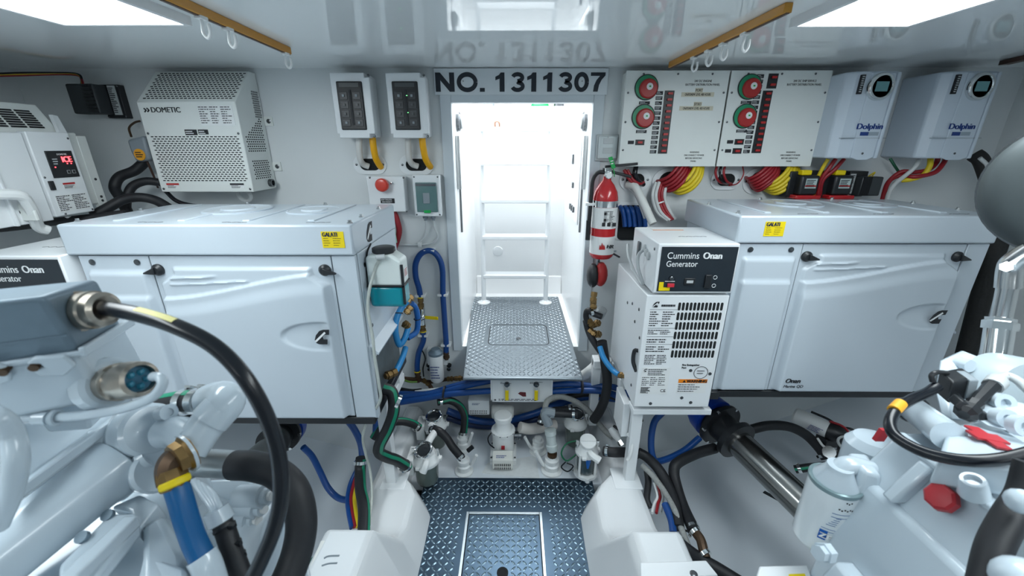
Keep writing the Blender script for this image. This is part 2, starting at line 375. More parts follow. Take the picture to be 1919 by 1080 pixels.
# deck beyond the hatch
g = G().box(-1.2, 1.2, PY+.03, 5.5, 1.58, 1.62); struct('floor_deck', g, pw)
dk = [(-.20, .10, .10, grey), (-.05, .05, .14, lgrey), (.17, .12, .06, greenm), (.30, .07, .12, dsteel)]
for k, (x, w, h, mm) in enumerate(dk):
    lab = ['grey deck locker seen through the hatch', 'pale deck locker seen through the hatch', 'green deck mat bundle seen through the hatch', 'dark deck fitting seen through the hatch'][k]
    nm = ['deck_locker', 'deck_locker', 'deck_bundle', 'deck_fitting'][k]
    g = G().box(x-w/2, x+w/2, 3.0, 3.2, 1.62, 1.62+h); solo(nm, g, mm, lab, nm.replace('_', ' '), bev=.02)
# ceiling lamps
def lamp(x0, x1, y0, y1, label, k=1.0):
    t = thing('ceiling_light', label, 'ceiling light', ((x0+x1)/2, (y0+y1)/2, CZ_), 'fluorescent ceiling lights')
    g = G(); e = .012
    for a, b, c, d in ((x0-e, x1+e, y0-e, y0), (x0-e, x1+e, y1, y1+e), (x0-e, x0, y0, y1), (x1, x1+e, y0, y1)): g.box(a, b, c, d, CZ_-.02, CZ_)
    part('frame', g, white, t)
    part('diffuser', G().box(x0, x1, y0, y1, CZ_-.018, CZ_-.002), lampm, t)
    l = area('lamp_tube', ((x0+x1)/2, (y0+y1)/2, CZ_-.03), (0, 0, 0), x1-x0, y1-y0, LAMP_W*k, (.84, .955, .99)); return t
lamp(-1.075, -.79, -.3, 1.105, 'lit white ceiling light above the left generator')
lamp(.68, .945, -.3, 1.13, 'lit white ceiling light above the right generator')
lamp(-1.0, -.74, -2.0, -1.1, 'added unseen fill light on the ceiling behind the left engine', .2)  # this rear pair is added out of view to light the room
lamp(.7, .96, -2.0, -1.1, 'added unseen fill light on the ceiling behind the right engine', .2)  # other half of the added rear pair
# amber rails with plastic hooks
def rail(p0, p1, hooks, label, hl):
    a = W(*p0, Z=CZ_-.012); b = W(*p1, Z=CZ_-.012); a.z = b.z = CZ_-.010
    t = thing('hanging_rail', label, 'rail', (a+b)/2, 'amber hanging rails')
    d = (b-a).normalized(); sd = V((d.y, -d.x, 0))
    part('channel', G().bar(a, b, .018, .02), amber, t, bev=.002)
    part('channel_groove', G().obox((a+b)/2-V((0, 0, .0106)), d*((b-a).length/2), sd*.004, V((0, 0, .001))), brown, t)
    for k, (u, v) in enumerate(hooks):
        s = 0
        best = min((abs(pu-u), q) for q in [i/60 for i in range(-20, 81)] for pu in [proj(a+(b-a)*q)[0]])
        c = a+(b-a)*best[1]+V((0, 0, -.012))
        h = thing('hook', hl[k], 'hook', c, 'plastic rail hooks')
        g = G(); g.tube([c+V((0, 0, .004)), c+V((0, 0, -.012)), c+V((-.002, 0, -.03)), c+V((.006, 0, -.04)), c+V((.014, 0, -.03)), c+V((.014, 0, -.012))], .0036, 8)
        part('hook_body', g, pvc, h); part('slider', G().box(c.x-.008, c.x+.008, c.y-.012, c.y+.012, c.z-.004, c.z+.006), pvc, h, bev=.001)
def proj(p):
    q = V(p)-CAM; z = q.dot(FW); return 959.5+F*q.dot(RT)/z, 540-F*q.dot(UP)/z
rail((300, -10), (541, 97), [(373, 40), (425, 62), (533, 100)], 'amber ceiling rail on the left with three hooks',
     ['white hook on the left rail nearest the lamp', 'middle white hook on the left rail', 'white hook at the far end of the left rail'])
rail((1257, 123), (1478, 16), [(1301, 110), (1330, 96), (1356, 84), (1396, 66)], 'amber ceiling rail on the right with four hooks',
     ['white hook at the far end of the right rail', 'second white hook from the far end of the right rail', 'third white hook from the far end of the right rail', 'white hook on the right rail nearest the lamp'])
a = W(1882, 118, Z=CZ_-.008); b = W(1960, 100, Z=CZ_-.008); solo('ceiling_batten', G().bar(a, b, .03, .014), brown, 'short dark brown batten on the ceiling at the right edge', 'batten')
# number board
SY = YB-.012; a = W(812, 127, Y=SY); b = W(1138, 178, Y=SY); z0 = b.z; z1 = 1.688
t = thing('number_board', 'white number board above the doorway reading NO. 1311307', 'sign', ((a.x+b.x)/2, SY, z0))
part('board', G().box(a.x, b.x, SY, YB, z0, z1), mat('sign_white', (.72, .77, .8), .3), t, bev=.002)
navy = mat('navy_ink', (.012, .018, .028), .5)
def stroke2(path, w):
    p = [V((a, b, 0)) for a, b in path]; L = []; R = []
    for i in range(len(p)):
        d = (p[min(i+1, len(p)-1)]-p[max(i-1, 0)]).normalized(); n = V((-d.y, d.x, 0))*w/2; L.append(p[i]+n); R.append(p[i]-n)
    return L, R
def arc(cx, cy, rx, ry, a0, a1, n=18): return [(cx+rx*math.cos(math.radians(a0+(a1-a0)*i/n)), cy+ry*math.sin(math.radians(a0+(a1-a0)*i/n))) for i in range(n+1)]
def glyph(ch, x, z, h, y, parent, kx=1.0):
    """heavy sans characters, height h; returns the advance"""
    g = G(); w = .22*h; th = .0012
    def poly(P): g.prism([(x+a*h*kx, y, z+b*h) for a, b in P], (0, th, 0))
    def strip(path, ww=w):
        L, R = stroke2([(a*h*kx, b*h) for a, b in path], ww); n = len(L)
        g.add([(x+q.x, y, z+q.y) for q in L]+[(x+q.x, y, z+q.y) for q in R]+[(x+q.x, y+th, z+q.y) for q in L]+[(x+q.x, y+th, z+q.y) for q in R],
              [(i, i+1, n+i+1, n+i) for i in range(n-1)]+[(i, i+1, 2*n+i+1, 2*n+i) for i in range(n-1)]+[(n+i, n+i+1, 3*n+i+1, 3*n+i) for i in range(n-1)])
    if ch == 'N': poly([(0, 0), (.21, 0), (.21, .60), (.60, 0), (.81, 0), (.81, 1), (.60, 1), (.60, .40), (.21, 1), (0, 1)]); adv = .90
    elif ch == 'O': strip(arc(.46, .5, .36, .405, 0, 360, 36), .24*h); adv = .95
    elif ch == '0': strip(arc(.33, .5, .225, .405, 0, 360, 32), .235*h); adv = .68
    elif ch == '.': poly([(.05, 0), (.26, 0), (.26, .2), (.05, .2)]); adv = .68
    elif ch == '1': poly([(.22, 0), (.43, 0), (.43, 1), (.27, 1), (.20, .88), (.04, .78), (.04, .60), (.22, .68)]); adv = .68
    elif ch == '7': poly([(.03, .82), (.42, .82), (.28, .60), (.19, .32), (.16, 0), (.36, 0), (.40, .34), (.50, .62), (.65, .84), (.65, 1), (.03, 1)]); adv = .68
    else: strip(arc(.31, .735, .205, .175, 165, -75, 16)+[(.30, .55)], .215*h); strip([(.30, .53)]+arc(.31, .285, .225, .195, 80, -165, 18), .22*h); adv = .68
    part('letter', g, navy, parent, sm=30); return adv*h*kx
ta = W(817, 172, Y=SY-.002); tb = W(817, 136, Y=SY-.002); hh = tb.z-ta.z; x = ta.x
sc_ = (W(1134, 172, Y=SY-.002).x-ta.x)/(hh*(.90+.95+.68+.68*7))
for ch in 'NO.1311307': x += glyph(ch, x, ta.z, hh, SY-.0014, t, sc_)
for u, v in ((868, 152), (1091, 152)): screw(t, W(u, v, Y=SY-.001), r=.003, m=steel)
# ================================================================ equipment on the bulkhead
def span(us, v, Y): return [W(u, v, Y=Y).x for u in us]
# ---- breaker boxes
def breaker_box(u0, u1, label, leds):
    Yf = 1.70; x0, x1 = span((u0, u1), 258, Yf); z0 = W(u0, 259, Y=Yf).z; z1 = W(u0, 136, Y=Yf).z
    t = thing('breaker_box', label, 'breaker box', ((x0+x1)/2, YB, z0), 'breaker boxes beside the sign')
    part('body', G().box(x0+.006, x1-.006, Yf+.03, YB, z0+.004, z1-.004), white, t, bev=.006)
    P = [(x0, z0+.016), (x0+.008, z0+.016), (x0+.008, z0), (x1-.022, z0), (x1-.022, z0+.016), (x1, z0+.016), (x1, z1-.016), (x1-.02, z1-.016), (x1-.02, z1), (x0, z1)]
    part('cover', G().prism(XZ(P, Yf), (0, .034, 0)), white, t, bev=.003)
    wx0, wx1, wz0, wz1 = x0+.022, x1-.03, z0+.03, z1-.03
    part('window', G().box(wx0, wx1, Yf-.006, Yf+.004, wz0, wz1), black, t, bev=.004)
    part('header', G().box(wx0+.012, wx1-.012, Yf-.0075, Yf-.004, wz1-.02, wz1-.006), mat('header_dark', (.05, .06, .065), .3), t)
    xm = (wx0+wx1)/2-.004; dz = (wz1-wz0)/5.4
    part('divider', G().box(xm, xm+.009, Yf-.009, Yf-.004, wz0+.018, wz1-.03), ink, t)
    for i in range(2):
        for j in range(4):
            xa = xm-.036 if i == 0 else xm+.014; za = wz1-.034-(j+1)*dz
            b = part('breaker', G().box(xa, xa+.030, Yf-.008, Yf-.004, za+.003, za+dz-.003), mat('breaker_black', (.03, .034, .04), .35), t, bev=.001)
            part('toggle', G().box(xa+.011, xa+.019, Yf-.013, Yf-.007, za+dz*.35, za+dz*.62), mat('toggle_dark', (.06, .07, .075), .35) if (i*3+j) % 3 else grey, b)
    for k, (i, j) in enumerate(leds):
        inst('indicator_light', 'led', lambda g: g.box(-.002, .002, -.001, .001, -.0012, .0012), mat('green_led', (.1, .8, .2), .4, emit=(.2, 1, .3), es=2), t, (xm-.02+i*.03, Yf-.0085, wz1-.05-j*.06))
    for zz in (z0+.007, z1-.007): screw(t, (x1-.008, Yf+.015, zz), r=.005, m=dsteel)
    return t
breaker_box(633, 704, 'grey-windowed breaker box further from the sign', [])
breaker_box(733, 804, 'breaker box next to the sign with two green lights', [(1, 0), (1, 1)])
# ---- oval cable plates under them
def oval_plate(u0, u1, v0, v1, label, cat='cable plate', group='oval cable plates', screws=True, hole=.72, off=0):
    Yf = YB-.006; x0, x1 = span((u0, u1), (v0+v1)/2, Yf); z1 = W(u0, v0, Y=Yf).z; z0 = W(u0, v1, Y=Yf).z
    t = thing('cable_plate', label, cat, ((x0+x1)/2, YB, z0), group)
    o = stadium(x0, x1, z0, z1); h = (z1-z0)*(1-hole)/2; i_ = stadium(x0+.028+off, x1-.028+off, z0+h, z1-h); n = len(o); g = G()
    g.add([(a, Yf, b) for a, b in o]+[(a, Yf, b) for a, b in i_]+[(a, YB, b) for a, b in o]+[(a, YB+.0, b) for a, b in i_],
          [(k, (k+1) % n, n+(k+1) % n, n+k) for k in range(n)]+[(k, (k+1) % n, 2*n+(k+1) % n, 2*n+k) for k in range(n)]+[(n+k, n+(k+1) % n, 3*n+(k+1) % n, 3*n+k) for k in range(n)])
    part('bezel', g, white, t, sm=30)
    part('opening', G().prism(XZ(i_, YB-.002), (0, .0018, 0)), dark, t, sm=0)
    if screws:
        for x in (x0+.014, x1-.014): screw(t, (x, Yf, (z0+z1)/2), r=.005)
    return t, x0, x1, z0, z1
oval_plate(662, 724, 290, 327, 'oval cable plate below the breaker box further from the sign', hole=.6)
oval_plate(748, 812, 290, 328, 'oval cable plate below the breaker box next to the sign', hole=.6)
for k, (uw, uy, nm) in enumerate(((673, 698, 'the breaker box further from the sign'), (765, 791, 'the breaker box next to the sign'))):
    hose('cable', [(uw, 258, 1.755), (uw, 278, 1.755), (uw+2, 298, 1.765), (uw+8, 308, 1.785), (uw+18, 312, 1.797)], .0125, mat('white_cable', (.68, .68, .66), .4), 'white cable bending out of %s' % nm, 'cable', 'white breaker cables')
    hose('cable', [(uy, 258, 1.75), (uy+2, 276, 1.75), (uy+6, 296, 1.76), (uy+12, 308, 1.78), (uy+16, 313, 1.797)], .0135, orangey, 'orange-yellow cable bending out of %s' % nm, 'cable', 'yellow breaker cables')
# ---- red stop button box
Yf = 1.74; x0, x1 = span((694, 761), 397, Yf); z0 = W(720, 397, Y=Yf).z; z1 = W(720, 331, Y=Yf).z
t = thing('emergency_switch', 'white box with a round red push button', 'switch box', ((x0+x1)/2, YB, z0))
part('box', G().box(x0, x1, Yf, YB, z0, z1), white, t, bev=.003)
c = W(719, 346, Y=Yf); part('button', G().lathe(c, (0, -1, 0), [(0, .016), (.012, .016), (.014, .027), (.03, .027), (.036, .022), (.038, .012)], 28), mat('button_red', (.62, .04, .02), .3, coat=.4), t)
part('switch_pin', G().lathe(W(735, 343, Y=Yf), (0, -1, 0), [(0, .005), (.01, .005), (.011, .003)], 10), steel, t)
a = W(713, 372, Y=Yf); b = W(740, 381, Y=Yf); lb = part('name_plate', G().box(a.x, b.x, Yf-.002, Yf, b.z, a.z), black, t)
text('lettering', 'BOW THRUSTER', .0085, (a.x+.003, Yf-.0022, a.z-.0085), iwhite, lb, sx=.72); text('lettering', 'DISCONNECT', .0085, (a.x+.006, Yf-.0022, a.z-.0175), iwhite, lb, sx=.8)
for u, v in ((691, 332), (754, 332), (760, 395)): screw(t, W(u+2, v+1, Y=Yf-.0005), r=.004)
# ---- small breaker enclosure
Yf = 1.73; x0, x1 = span((779, 827), 406, Yf); z0 = W(800, 405, Y=Yf).z; z1 = W(800, 329, Y=Yf).z
t = thing('breaker_enclosure', 'small white enclosure with a smoky green window', 'enclosure', ((x0+x1)/2, YB, z0))
part('body', G().box(x0, x1, Yf+.02, YB, z0, z1), lgrey, t, bev=.004); part('cover', G().box(x0-.002, x1+.002, Yf, Yf+.022, z0-.002, z1+.002), white, t, bev=.004)
a = W(776, 342, Y=Yf); b = W(817, 397, Y=Yf); xa, xb = x0+.010, x1-.012
part('window', G().box(xa, xb, Yf-.008, Yf, b.z, a.z), mat('green_window', (.10, .19, .19), .12, coat=.6), t, bev=.002)
part('window_bar', G().box(xa+.002, xb-.002, Yf-.010, Yf-.008, a.z-.014, a.z-.004), dsteel, t)
part('breaker', G().box(xa+.03, xa+.058, Yf-.012, Yf-.008, b.z+.036, b.z+.08), grey, t, bev=.001)
part('latch', G().box(xa+.03, xb-.03, Yf-.012, Yf-.006, b.z-.004, b.z+.008), greenm, t, bev=.001)
for xx in (x0+.006, x1-.006):
    for zz in (z0+.006, z1-.006): screw(t, (xx, Yf, zz), r=.0035)
for u in (797, 812):
    c = W(u, 404, Y=1.76); gl = part('cable_gland', G().lathe(c+V((0, 0, .004)), (0, 0, -1), [(0, .011), (.016, .011), (.02, .007), (.026, .007)], 10), grey, t)
    u2 = u+8 if u > 800 else u-1
    pts = [c-V((0, 0, .02)), W(u+2, 425, Y=1.775), W(u2, 444, Y=1.787), W(u2-14, 457, Y=1.79), W(770, 459, Y=1.79), W(735, 458, Y=1.79)]
    part('cord', G().tube(pts, .0045, 8), mat('grey_cord', (.66, .69, .7), .4), t)
for u, v in ((787, 458),): part('cable_clip', G().obox(W(u, v, Y=1.786), (.008, 0, 0), (0, .008, 0), (0, 0, .01)), pvc, t)
hose('wire', [(730, 398, 1.77), (736, 412, 1.76), (738, 432, 1.75), (742, 455, 1.75)], .006, mat('mint_wire', (.35, .62, .5), .4), 'pale green and white wire beside the thick red cable', 'wire')
hose('cable', [(736, 394, 1.775), (743, 410, 1.775), (748, 432, 1.775), (744, 452, 1.775), (738, 470, 1.775), (736, 500, 1.775)], .013, redc, 'thick red cable hanging below the red button box', 'cable')
# ---- perforated inverter box
Yf = 1.63; x0, x1 = span((305, 476), 360, Yf); z0 = W(400, 360, Y=Yf).z; zf = W(350, 191, Y=Yf).z; zb = 1.672; Yr = YB-.004
x0 = (x0+W(253, 191, Y=Yf).x)/2; x1 = (x1+W(440, 191, Y=Yf).x)/2
t = thing('inverter_box', 'white perforated metal box with sloped top and dark lettering', 'inverter', ((x0+x1)/2, YB, z0))
g = G().prism([(x0, Yf, z0), (x0, Yf, zf), (x0, Yr-.04, zb), (x0, Yr, zb), (x0, Yr, z0)], (x1-x0, 0, 0)); part('casing', g, panelw, t, bev=.003)
def slots(name, o, r, u, w, h, nx, ny, sw, sh, mask=None):
    g = G(); r = V(r).normalized(); u = V(u).normalized(); n = r.cross(u)
    for j in range(ny):
        for i in range(nx):
            s = (i+.25+.5*(j % 2))/nx*w; q = (j+.5)/ny*h
            if mask and not mask(s/w, q/h): continue
            g.obox(V(o)+r*s+u*q, r*sw/2, u*sh/2, n*.0008)
    return part(name, g, dark, t, sm=0, kind='stuff')
H = zf-z0; Wd = x1-x0
slots('vent_slots', (x0+.02, Yf, z0+.04), (1, 0, 0), (0, 0, 1), Wd-.035, H*.52, 22, 21, .0095, .0036)
sl = V((0, Yr-.04-Yf, zb-zf)); slots('vent_slots', V((x0+.02, Yf, zf))+sl*.08, (1, 0, 0), sl, Wd-.03, sl.length*.88, 22, 14, .0098, .0042)
slots('vent_slots', (x1, Yf+.03, z0+.045), (0, 1, 0), (0, 0, 1), .11, .075, 8, 9, .007, .0045)
slots('vent_slots', (x1, Yf+.02, z0+.15), (0, 1, 0), (0, 0, 1), .12, .13, 9, 15, .007, .0045, mask=lambda a, b: b < .45 or a > (b-.4)*1.5)
slots('vent_slots', (x1, Yf+.11, z0+.28), (0, 1, 0), (0, 0, 1), .045, .10, 8, 12, .002, .006)
a = W(266, 210, Y=Yf); text('lettering', 'DOMETIC', .026, (x0+.047, Yf-.0006, zf-.036), ink, t, bold=.0007, sx=.98)
lg = G()
for k in range(2):
    bx = x0+.022+k*.011; zc = zf-.028; s = 1 if k else -1
    lg.bar((bx, Yf-.0005, zc-.006*s), (bx+.008, Yf-.0005, zc+.004*s*0+.0), .0045, .001, up=(0, 1, 0)); lg.bar((bx+.008, Yf-.0005, zc), (bx+.0, Yf-.0005, zc+.007*s), .0045, .001, up=(0, 1, 0))
part('logo_mark', lg, ink, t, sm=0, kind='stuff')
rp = part('rating_plate', G().box(x1-.145, x1-.015, Yf-.0012, Yf, zf-.082, zf-.012), paper, t)
printlines('fine_print', (x1-.142, Yf-.0014, zf-.014), (1, 0, 0), (0, 0, 1), .124, .062, 8, ink, rp, seed=3, cols=3, th=.35)
for xa, w in ((x0+.155, .046), (x0+.206, .038)):
    s = part('warning_label', G().box(xa, xa+w, Yf-.0012, Yf, zf-.116+(.003 if w < .04 else 0), zf-.096), black, t); printlines('fine_print', (xa+.003, Yf-.0014, zf-.099), (1, 0, 0), (0, 0, 1), w-.006, .014, 2, iwhite, s, seed=5)
for xa, w, mm in ((x0+.028, .05, redp), (x1-.088, .055, ink)):
    s = part('warning_label', G().box(xa, xa+w, Yf-.0012, Yf, z0+.014, z0+.034), paper, t); part('heading', G().box(xa, xa+w, Yf-.0016, Yf-.001, z0+.027, z0+.034), mm, s)
    printlines('fine_print', (xa+.004, Yf-.0014, z0+.026), (1, 0, 0), (0, 0, 1), w-.008, .011, 3, ink, s, seed=6)
for a, b in ((x0+.012, zf-.11), (x1-.012, zf-.11), (x0+.012, z0+.012), (x1-.012, z0+.012)): screw(t, (a, Yf-.0005, b), r=.0045)
for zz in (z0+.09, z0+.27):
    b = part('mounting_tab', G().box(x1, x1+.035, YB-.006, YB, zz-.018, zz+.018), panelw, t); screw(b, (x1+.019, YB-.0065, zz), r=.009)
part('socket', G().lathe((x1, Yf+.12, z0+.025), (1, 0, 0), [(0, .016), (.014, .016), (.014, .011), (.006, .010)], 20), dsteel, t)
# transformer with an orange sticker beside it
c = W(257, 282, Y=1.68)
t = thing('relay_can', 'grey rounded relay can with an orange round sticker', 'relay', c-V((0, 0, .05)))
P = [W(*q, Y=1.66) for q in ((236, 262), (268, 254), (282, 300), (254, 304), (244, 285))]
part('can', G().prism(P, (0, .08, 0)), grey, t, bev=.010)
s = W(262, 290, Y=1.66); st = part('sticker', G().lathe(s-V((0, -.0, 0)), (0, -1, 0), [(-.002, .022), (.0015, .022)], 24), mat('orange_sticker', (.8, .36, .02), .5), t); printlines('fine_print', s+V((-.015, -.0018, .012)), (1, 0, 0), (0, 0, 1), .03, .024, 3, ink, st, seed=9)
part('lead', G().tube([W(246, 256, Y=1.70), W(242, 240, Y=1.72), W(252, 230, Y=1.76), W(262, 227, Y=1.79)], .004, 8), copper, t)
part('lead', G().tube([W(276, 303, Y=1.70), W(288, 330, Y=1.72), W(296, 352, Y=1.74)], .004, 8), brown, t)
# black hoses on the left
BH = 'black hoses under the inverter box'
hose('hose', [(272, 303, 1.72), (252, 320, 1.70), (224, 332, 1.68), (215, 352, 1.66), (226, 372, 1.64), (240, 400, 1.62)], .019, rubber, 'black hose dropping from the grey relay can', group=BH)
hose('hose', [(300, 342, 1.70), (272, 340, 1.68), (248, 350, 1.66), (238, 372, 1.64), (236, 400, 1.62)], .016, rubber, 'black hose entering behind the perforated box', group=BH)
hose('hose', [(175, 405, 1.52), (205, 388, 1.55), (232, 374, 1.58), (262, 370, 1.60), (292, 376, 1.62), (320, 392, 1.62)], .018, rubber, 'black hose arching low towards the left generator lid', group=BH)
hose('cable', [(310, 358, 1.66), (330, 376, 1.64), (360, 385, 1.63), (420, 390, 1.62)], .008, cablek, 'thin black cable drooping below the perforated box', 'cable')
c = W(458, 366, Y=1.74); solo('pipe_clip', G().ring(c, (0, 1, .3), .026, .008), pvc, 'white round pipe clip below the perforated box', 'clip')
# ---- black control module, top left, and its wires
Yf = 1.72; A = [W(*q, Y=Yf) for q in ((160, 155), (192, 155), (210, 220), (177, 220))]
t = thing('control_module', 'black finned control module high on the left bulkhead', 'control module', A[3])
part('back_plate', G().prism([(A[0].x, Yf+.05, A[0].z), (A[1].x+.01, Yf+.05, A[1].z), (A[1].x+.01, Yf+.05, A[3].z), (A[0].x, Yf+.05, A[3].z)], (0, .03, 0)), black, t, bev=.002)
xa, xb = A[0].x, A[1].x+.01; za, zb_ = A[3].z+.012, A[0].z-.004
part('body', G().box(xa-.075, xb-.045, Yf-.01, Yf+.05, za, zb_), mat('module_dark', (.03, .036, .04), .45), t, bev=.006)
for k in range(8):
    z = za+.008+k*(zb_-za-.016)/7; part('fin', G().box(xa-.005, xb-.05, Yf-.02, Yf-.008, z-.003, z+.003), black, t)
s = part('data_label', G().box(xb-.042, xb-.012, Yf+.047, Yf+.0502, za, zb_), lgrey, t); printlines('fine_print', (xb-.040, Yf+.0465, zb_-.006), (1, 0, 0), (0, 0, 1), .026, zb_-za-.012, 14, ink, s, seed=11)
for x in (xa+.004, xb-.004):
    for z in (A[3].z+.006, A[0].z-.006): screw(t, (x, Yf+.05, z), r=.004)
WG = 'wires along the top of the left bulkhead'
for k, (mm, nm) in enumerate(((redc, 'dark red'), (yellow, 'yellow'), (cablek, 'black'))):
    hose('wire', [(-60, 143-k, 1.6), (40, 141-k*2, 1.68), (110, 139-k, 1.74), (145, 141-k, 1.755), (153, 149, 1.752), (157-k*2, 164, 1.735)], .0042, mm, nm+' wire running along the ceiling edge to the black module', 'wire', WG)
# ---- ice maker on the left hull side, facing inboard
xf = -1.57
def qi(u, v, x=xf): return W(u, v, X=x)
t = thing('ice_maker', 'white ice maker with a red lit display reading ICE', 'ice maker', qi(110, 410))
ya = (qi(43, 246).y+qi(109, 407).y)/2; yb = (qi(126, 249).y+qi(180, 396).y)/2; zb0 = qi(150, 400).z; zt = qi(85, 247).z; Lh = yb-ya
cv = part('front_cover', G().box(xf-.03, xf, ya, yb, zb0, zt), white, t, bev=.003)
part('side_cover', G().box(xf-.06, xf-.008, ya-.34, ya-.003, zb0-.01, zt-.004), white, t, bev=.003)
part('cover_lip', G().box(xf-.02, xf+.004, ya-.12, ya-.112, zb0-.01, zt-.004), white, t, bev=.002)
zt2 = qi(70, 196, xf-.08).z
part('housing', G().box(-1.97, xf-.03, ya-.34, yb+.055, zb0+.02, zt), panelw, t, bev=.004)
part('sloped_top', G().prism([(xf-.03, yb+.005, zt-.002), (xf-.085, yb+.005, zt2), (-1.97, yb+.005, zt2), (-1.97, yb+.005, zt-.002)], (0, ya-yb-.34, 0)), panelw, t, bev=.003)
part('top_gusset', G().prism([(xf-.028, yb-.012, zt), (xf-.028, yb+.012, zt+.0), (xf-.06, yb+.03, zt+.055), (xf-.06, yb+.012, zt+.058)], (.012, 0, 0)), white, t)
part('side_bracket', G().box(xf-.045, xf-.028, yb+.05, yb+.085, zb0+.005, zt-.01), panelw, t, bev=.002)
sl_ = V((-.055, 0, zt2-zt)).normalized()
for k in range(4):
    for j in range(8):
        c = V((xf-.03, ya+.075-k*.052, zt))+sl_*(.016+j*.0085); part('vent_slot', G().obox(c+V((.001, 0, .001)), (0, .022, 0), sl_*.0024, V((sl_.z, 0, -sl_.x))*.001), dark, t, sm=0)
R_, U_ = (0, 1, 0), (0, 0, 1)
pa = qi(88, 283); pb = qi(146, 331); dy0 = (qi(80, 282).y+qi(102, 333).y)/2; dy1 = (qi(131, 280).y+qi(149, 331).y)/2
dp = part('display_panel', G().box(xf-.001, xf+.003, dy0, dy1, pb.z, pa.z), black, t, bev=.001); dw = dy1-dy0; dh = pa.z-pb.z
redl = mat('red_led', (.8, .05, .05), .4, emit=(1, .04, .05), es=6)
text('display_text', 'ICE', dh*.30, (xf+.0034, dy0+dw*.5, pa.z-dh*.42), redl, dp, right=R_, bold=.0007, sx=.85)
for k in range(3): part('indicator_light', G().box(xf+.003, xf+.0038, dy0+dw*(.15 if k == 0 else .5+.15*k), dy0+dw*(.19 if k == 0 else .54+.15*k), pa.z-dh*(.62 if k == 0 else .5), pa.z-dh*(.58 if k == 0 else .46)), redl, dp)
for k in range(2): part('button', G().box(xf+.003, xf+.0036, dy0+dw*(.55+.2*k), dy0+dw*(.68+.2*k), pb.z+dh*.14, pb.z+dh*.27), lgrey, dp, sm=0); part('button_face', G().box(xf+.0034, xf+.004, dy0+dw*(.565+.2*k), dy0+dw*(.665+.2*k), pb.z+dh*.155, pb.z+dh*.255), black, dp, sm=0)
text('lettering', 'DOMETIC', dh*.085, (xf+.0034, dy0+dw*.38, pa.z-dh*.16), iwhite, dp, right=R_); printlines('fine_print', (xf+.0032, dy0+dw*.15, pa.z-dh*.26), R_, U_, dw*.22, dh*.26, 3, lgrey, dp, seed=4)
part('rocker_switch', G().box(xf-.001, xf+.006, ya+.012, ya+.026, zb0+.088, zb0+.118), black, t, bev=.001)
def lab(y0, y1, z0_, z1_): return part('rating_plate', G().box(xf-.001, xf+.001, y0, y1, z0_, z1_), paper, t)
s = lab(ya+Lh*.42, ya+Lh*.72, zb0+.088, zb0+.108); part('heading', G().box(xf, xf+.0014, ya+Lh*.42, ya+Lh*.72, zb0+.102, zb0+.108), redp, s); printlines('fine_print', (xf+.0012, ya+Lh*.43, zb0+.1), R_, U_, Lh*.27, .011, 3, ink, s)
s = lab(ya+Lh*.12, ya+Lh*.94, zb0+.012, zb0+.07); printlines('fine_print', (xf+.0012, ya+Lh*.14, zb0+.068), R_, U_, Lh*.78, .052, 9, ink, s, seed=8, cols=2)
for y, z in ((ya+.008, zb0+.13), (yb-.008, zb0+.008), (yb-.008, zt-.02), (ya+.03, zb0+.006)): screw(t, (xf+.0003, y, z), (1, 0, 0), r=.0035)
for z in (zb0+.03, zb0+.045, zb0+.11): screw(t, (xf-.0278, yb+.068, z), (1, 0, 0), r=.005)
t = thing('pipe_elbow', 'white insulated pipe with elbow in front of the ice maker', 'pipe', W(30, 420, Y=1.36))
part('pipe', G().tube([W(-60, 362, Y=1.16), W(-10, 364, Y=1.2), W(36, 366, Y=1.25), W(50, 378, Y=1.27), W(62, 400, Y=1.29), W(72, 425, Y=1.31), W(90, 432, Y=1.33)], .016), pvc, t)
part('bracket', G().box(W(5, 390, Y=1.26).x, W(50, 390, Y=1.26).x, 1.275, 1.285, W(20, 416, Y=1.26).z, W(20, 384, Y=1.26).z), panelw, t, bev=.003)
for u, v in ((3, 385), (32, 398)): screw(t, W(u, v, Y=1.274), r=.010)
hose('hose', [(-40, 432, 1.40), (30, 425, 1.42), (100, 416, 1.45), (170, 408, 1.5), (235, 400, 1.54)], .014, rubber, 'black ribbed hose running below the ice maker')
for k, (u, nm) in enumerate(((92, 'nearer the elbow pipe'), (128, 'below the rating plate'))):
    hose('drain_hose', [(u, 405, 1.47), (u+2, 418, 1.47), (u-6, 436, 1.48)], .010, pvc, 'short grey drain hose under the ice maker '+nm, 'hose', 'drain hoses')
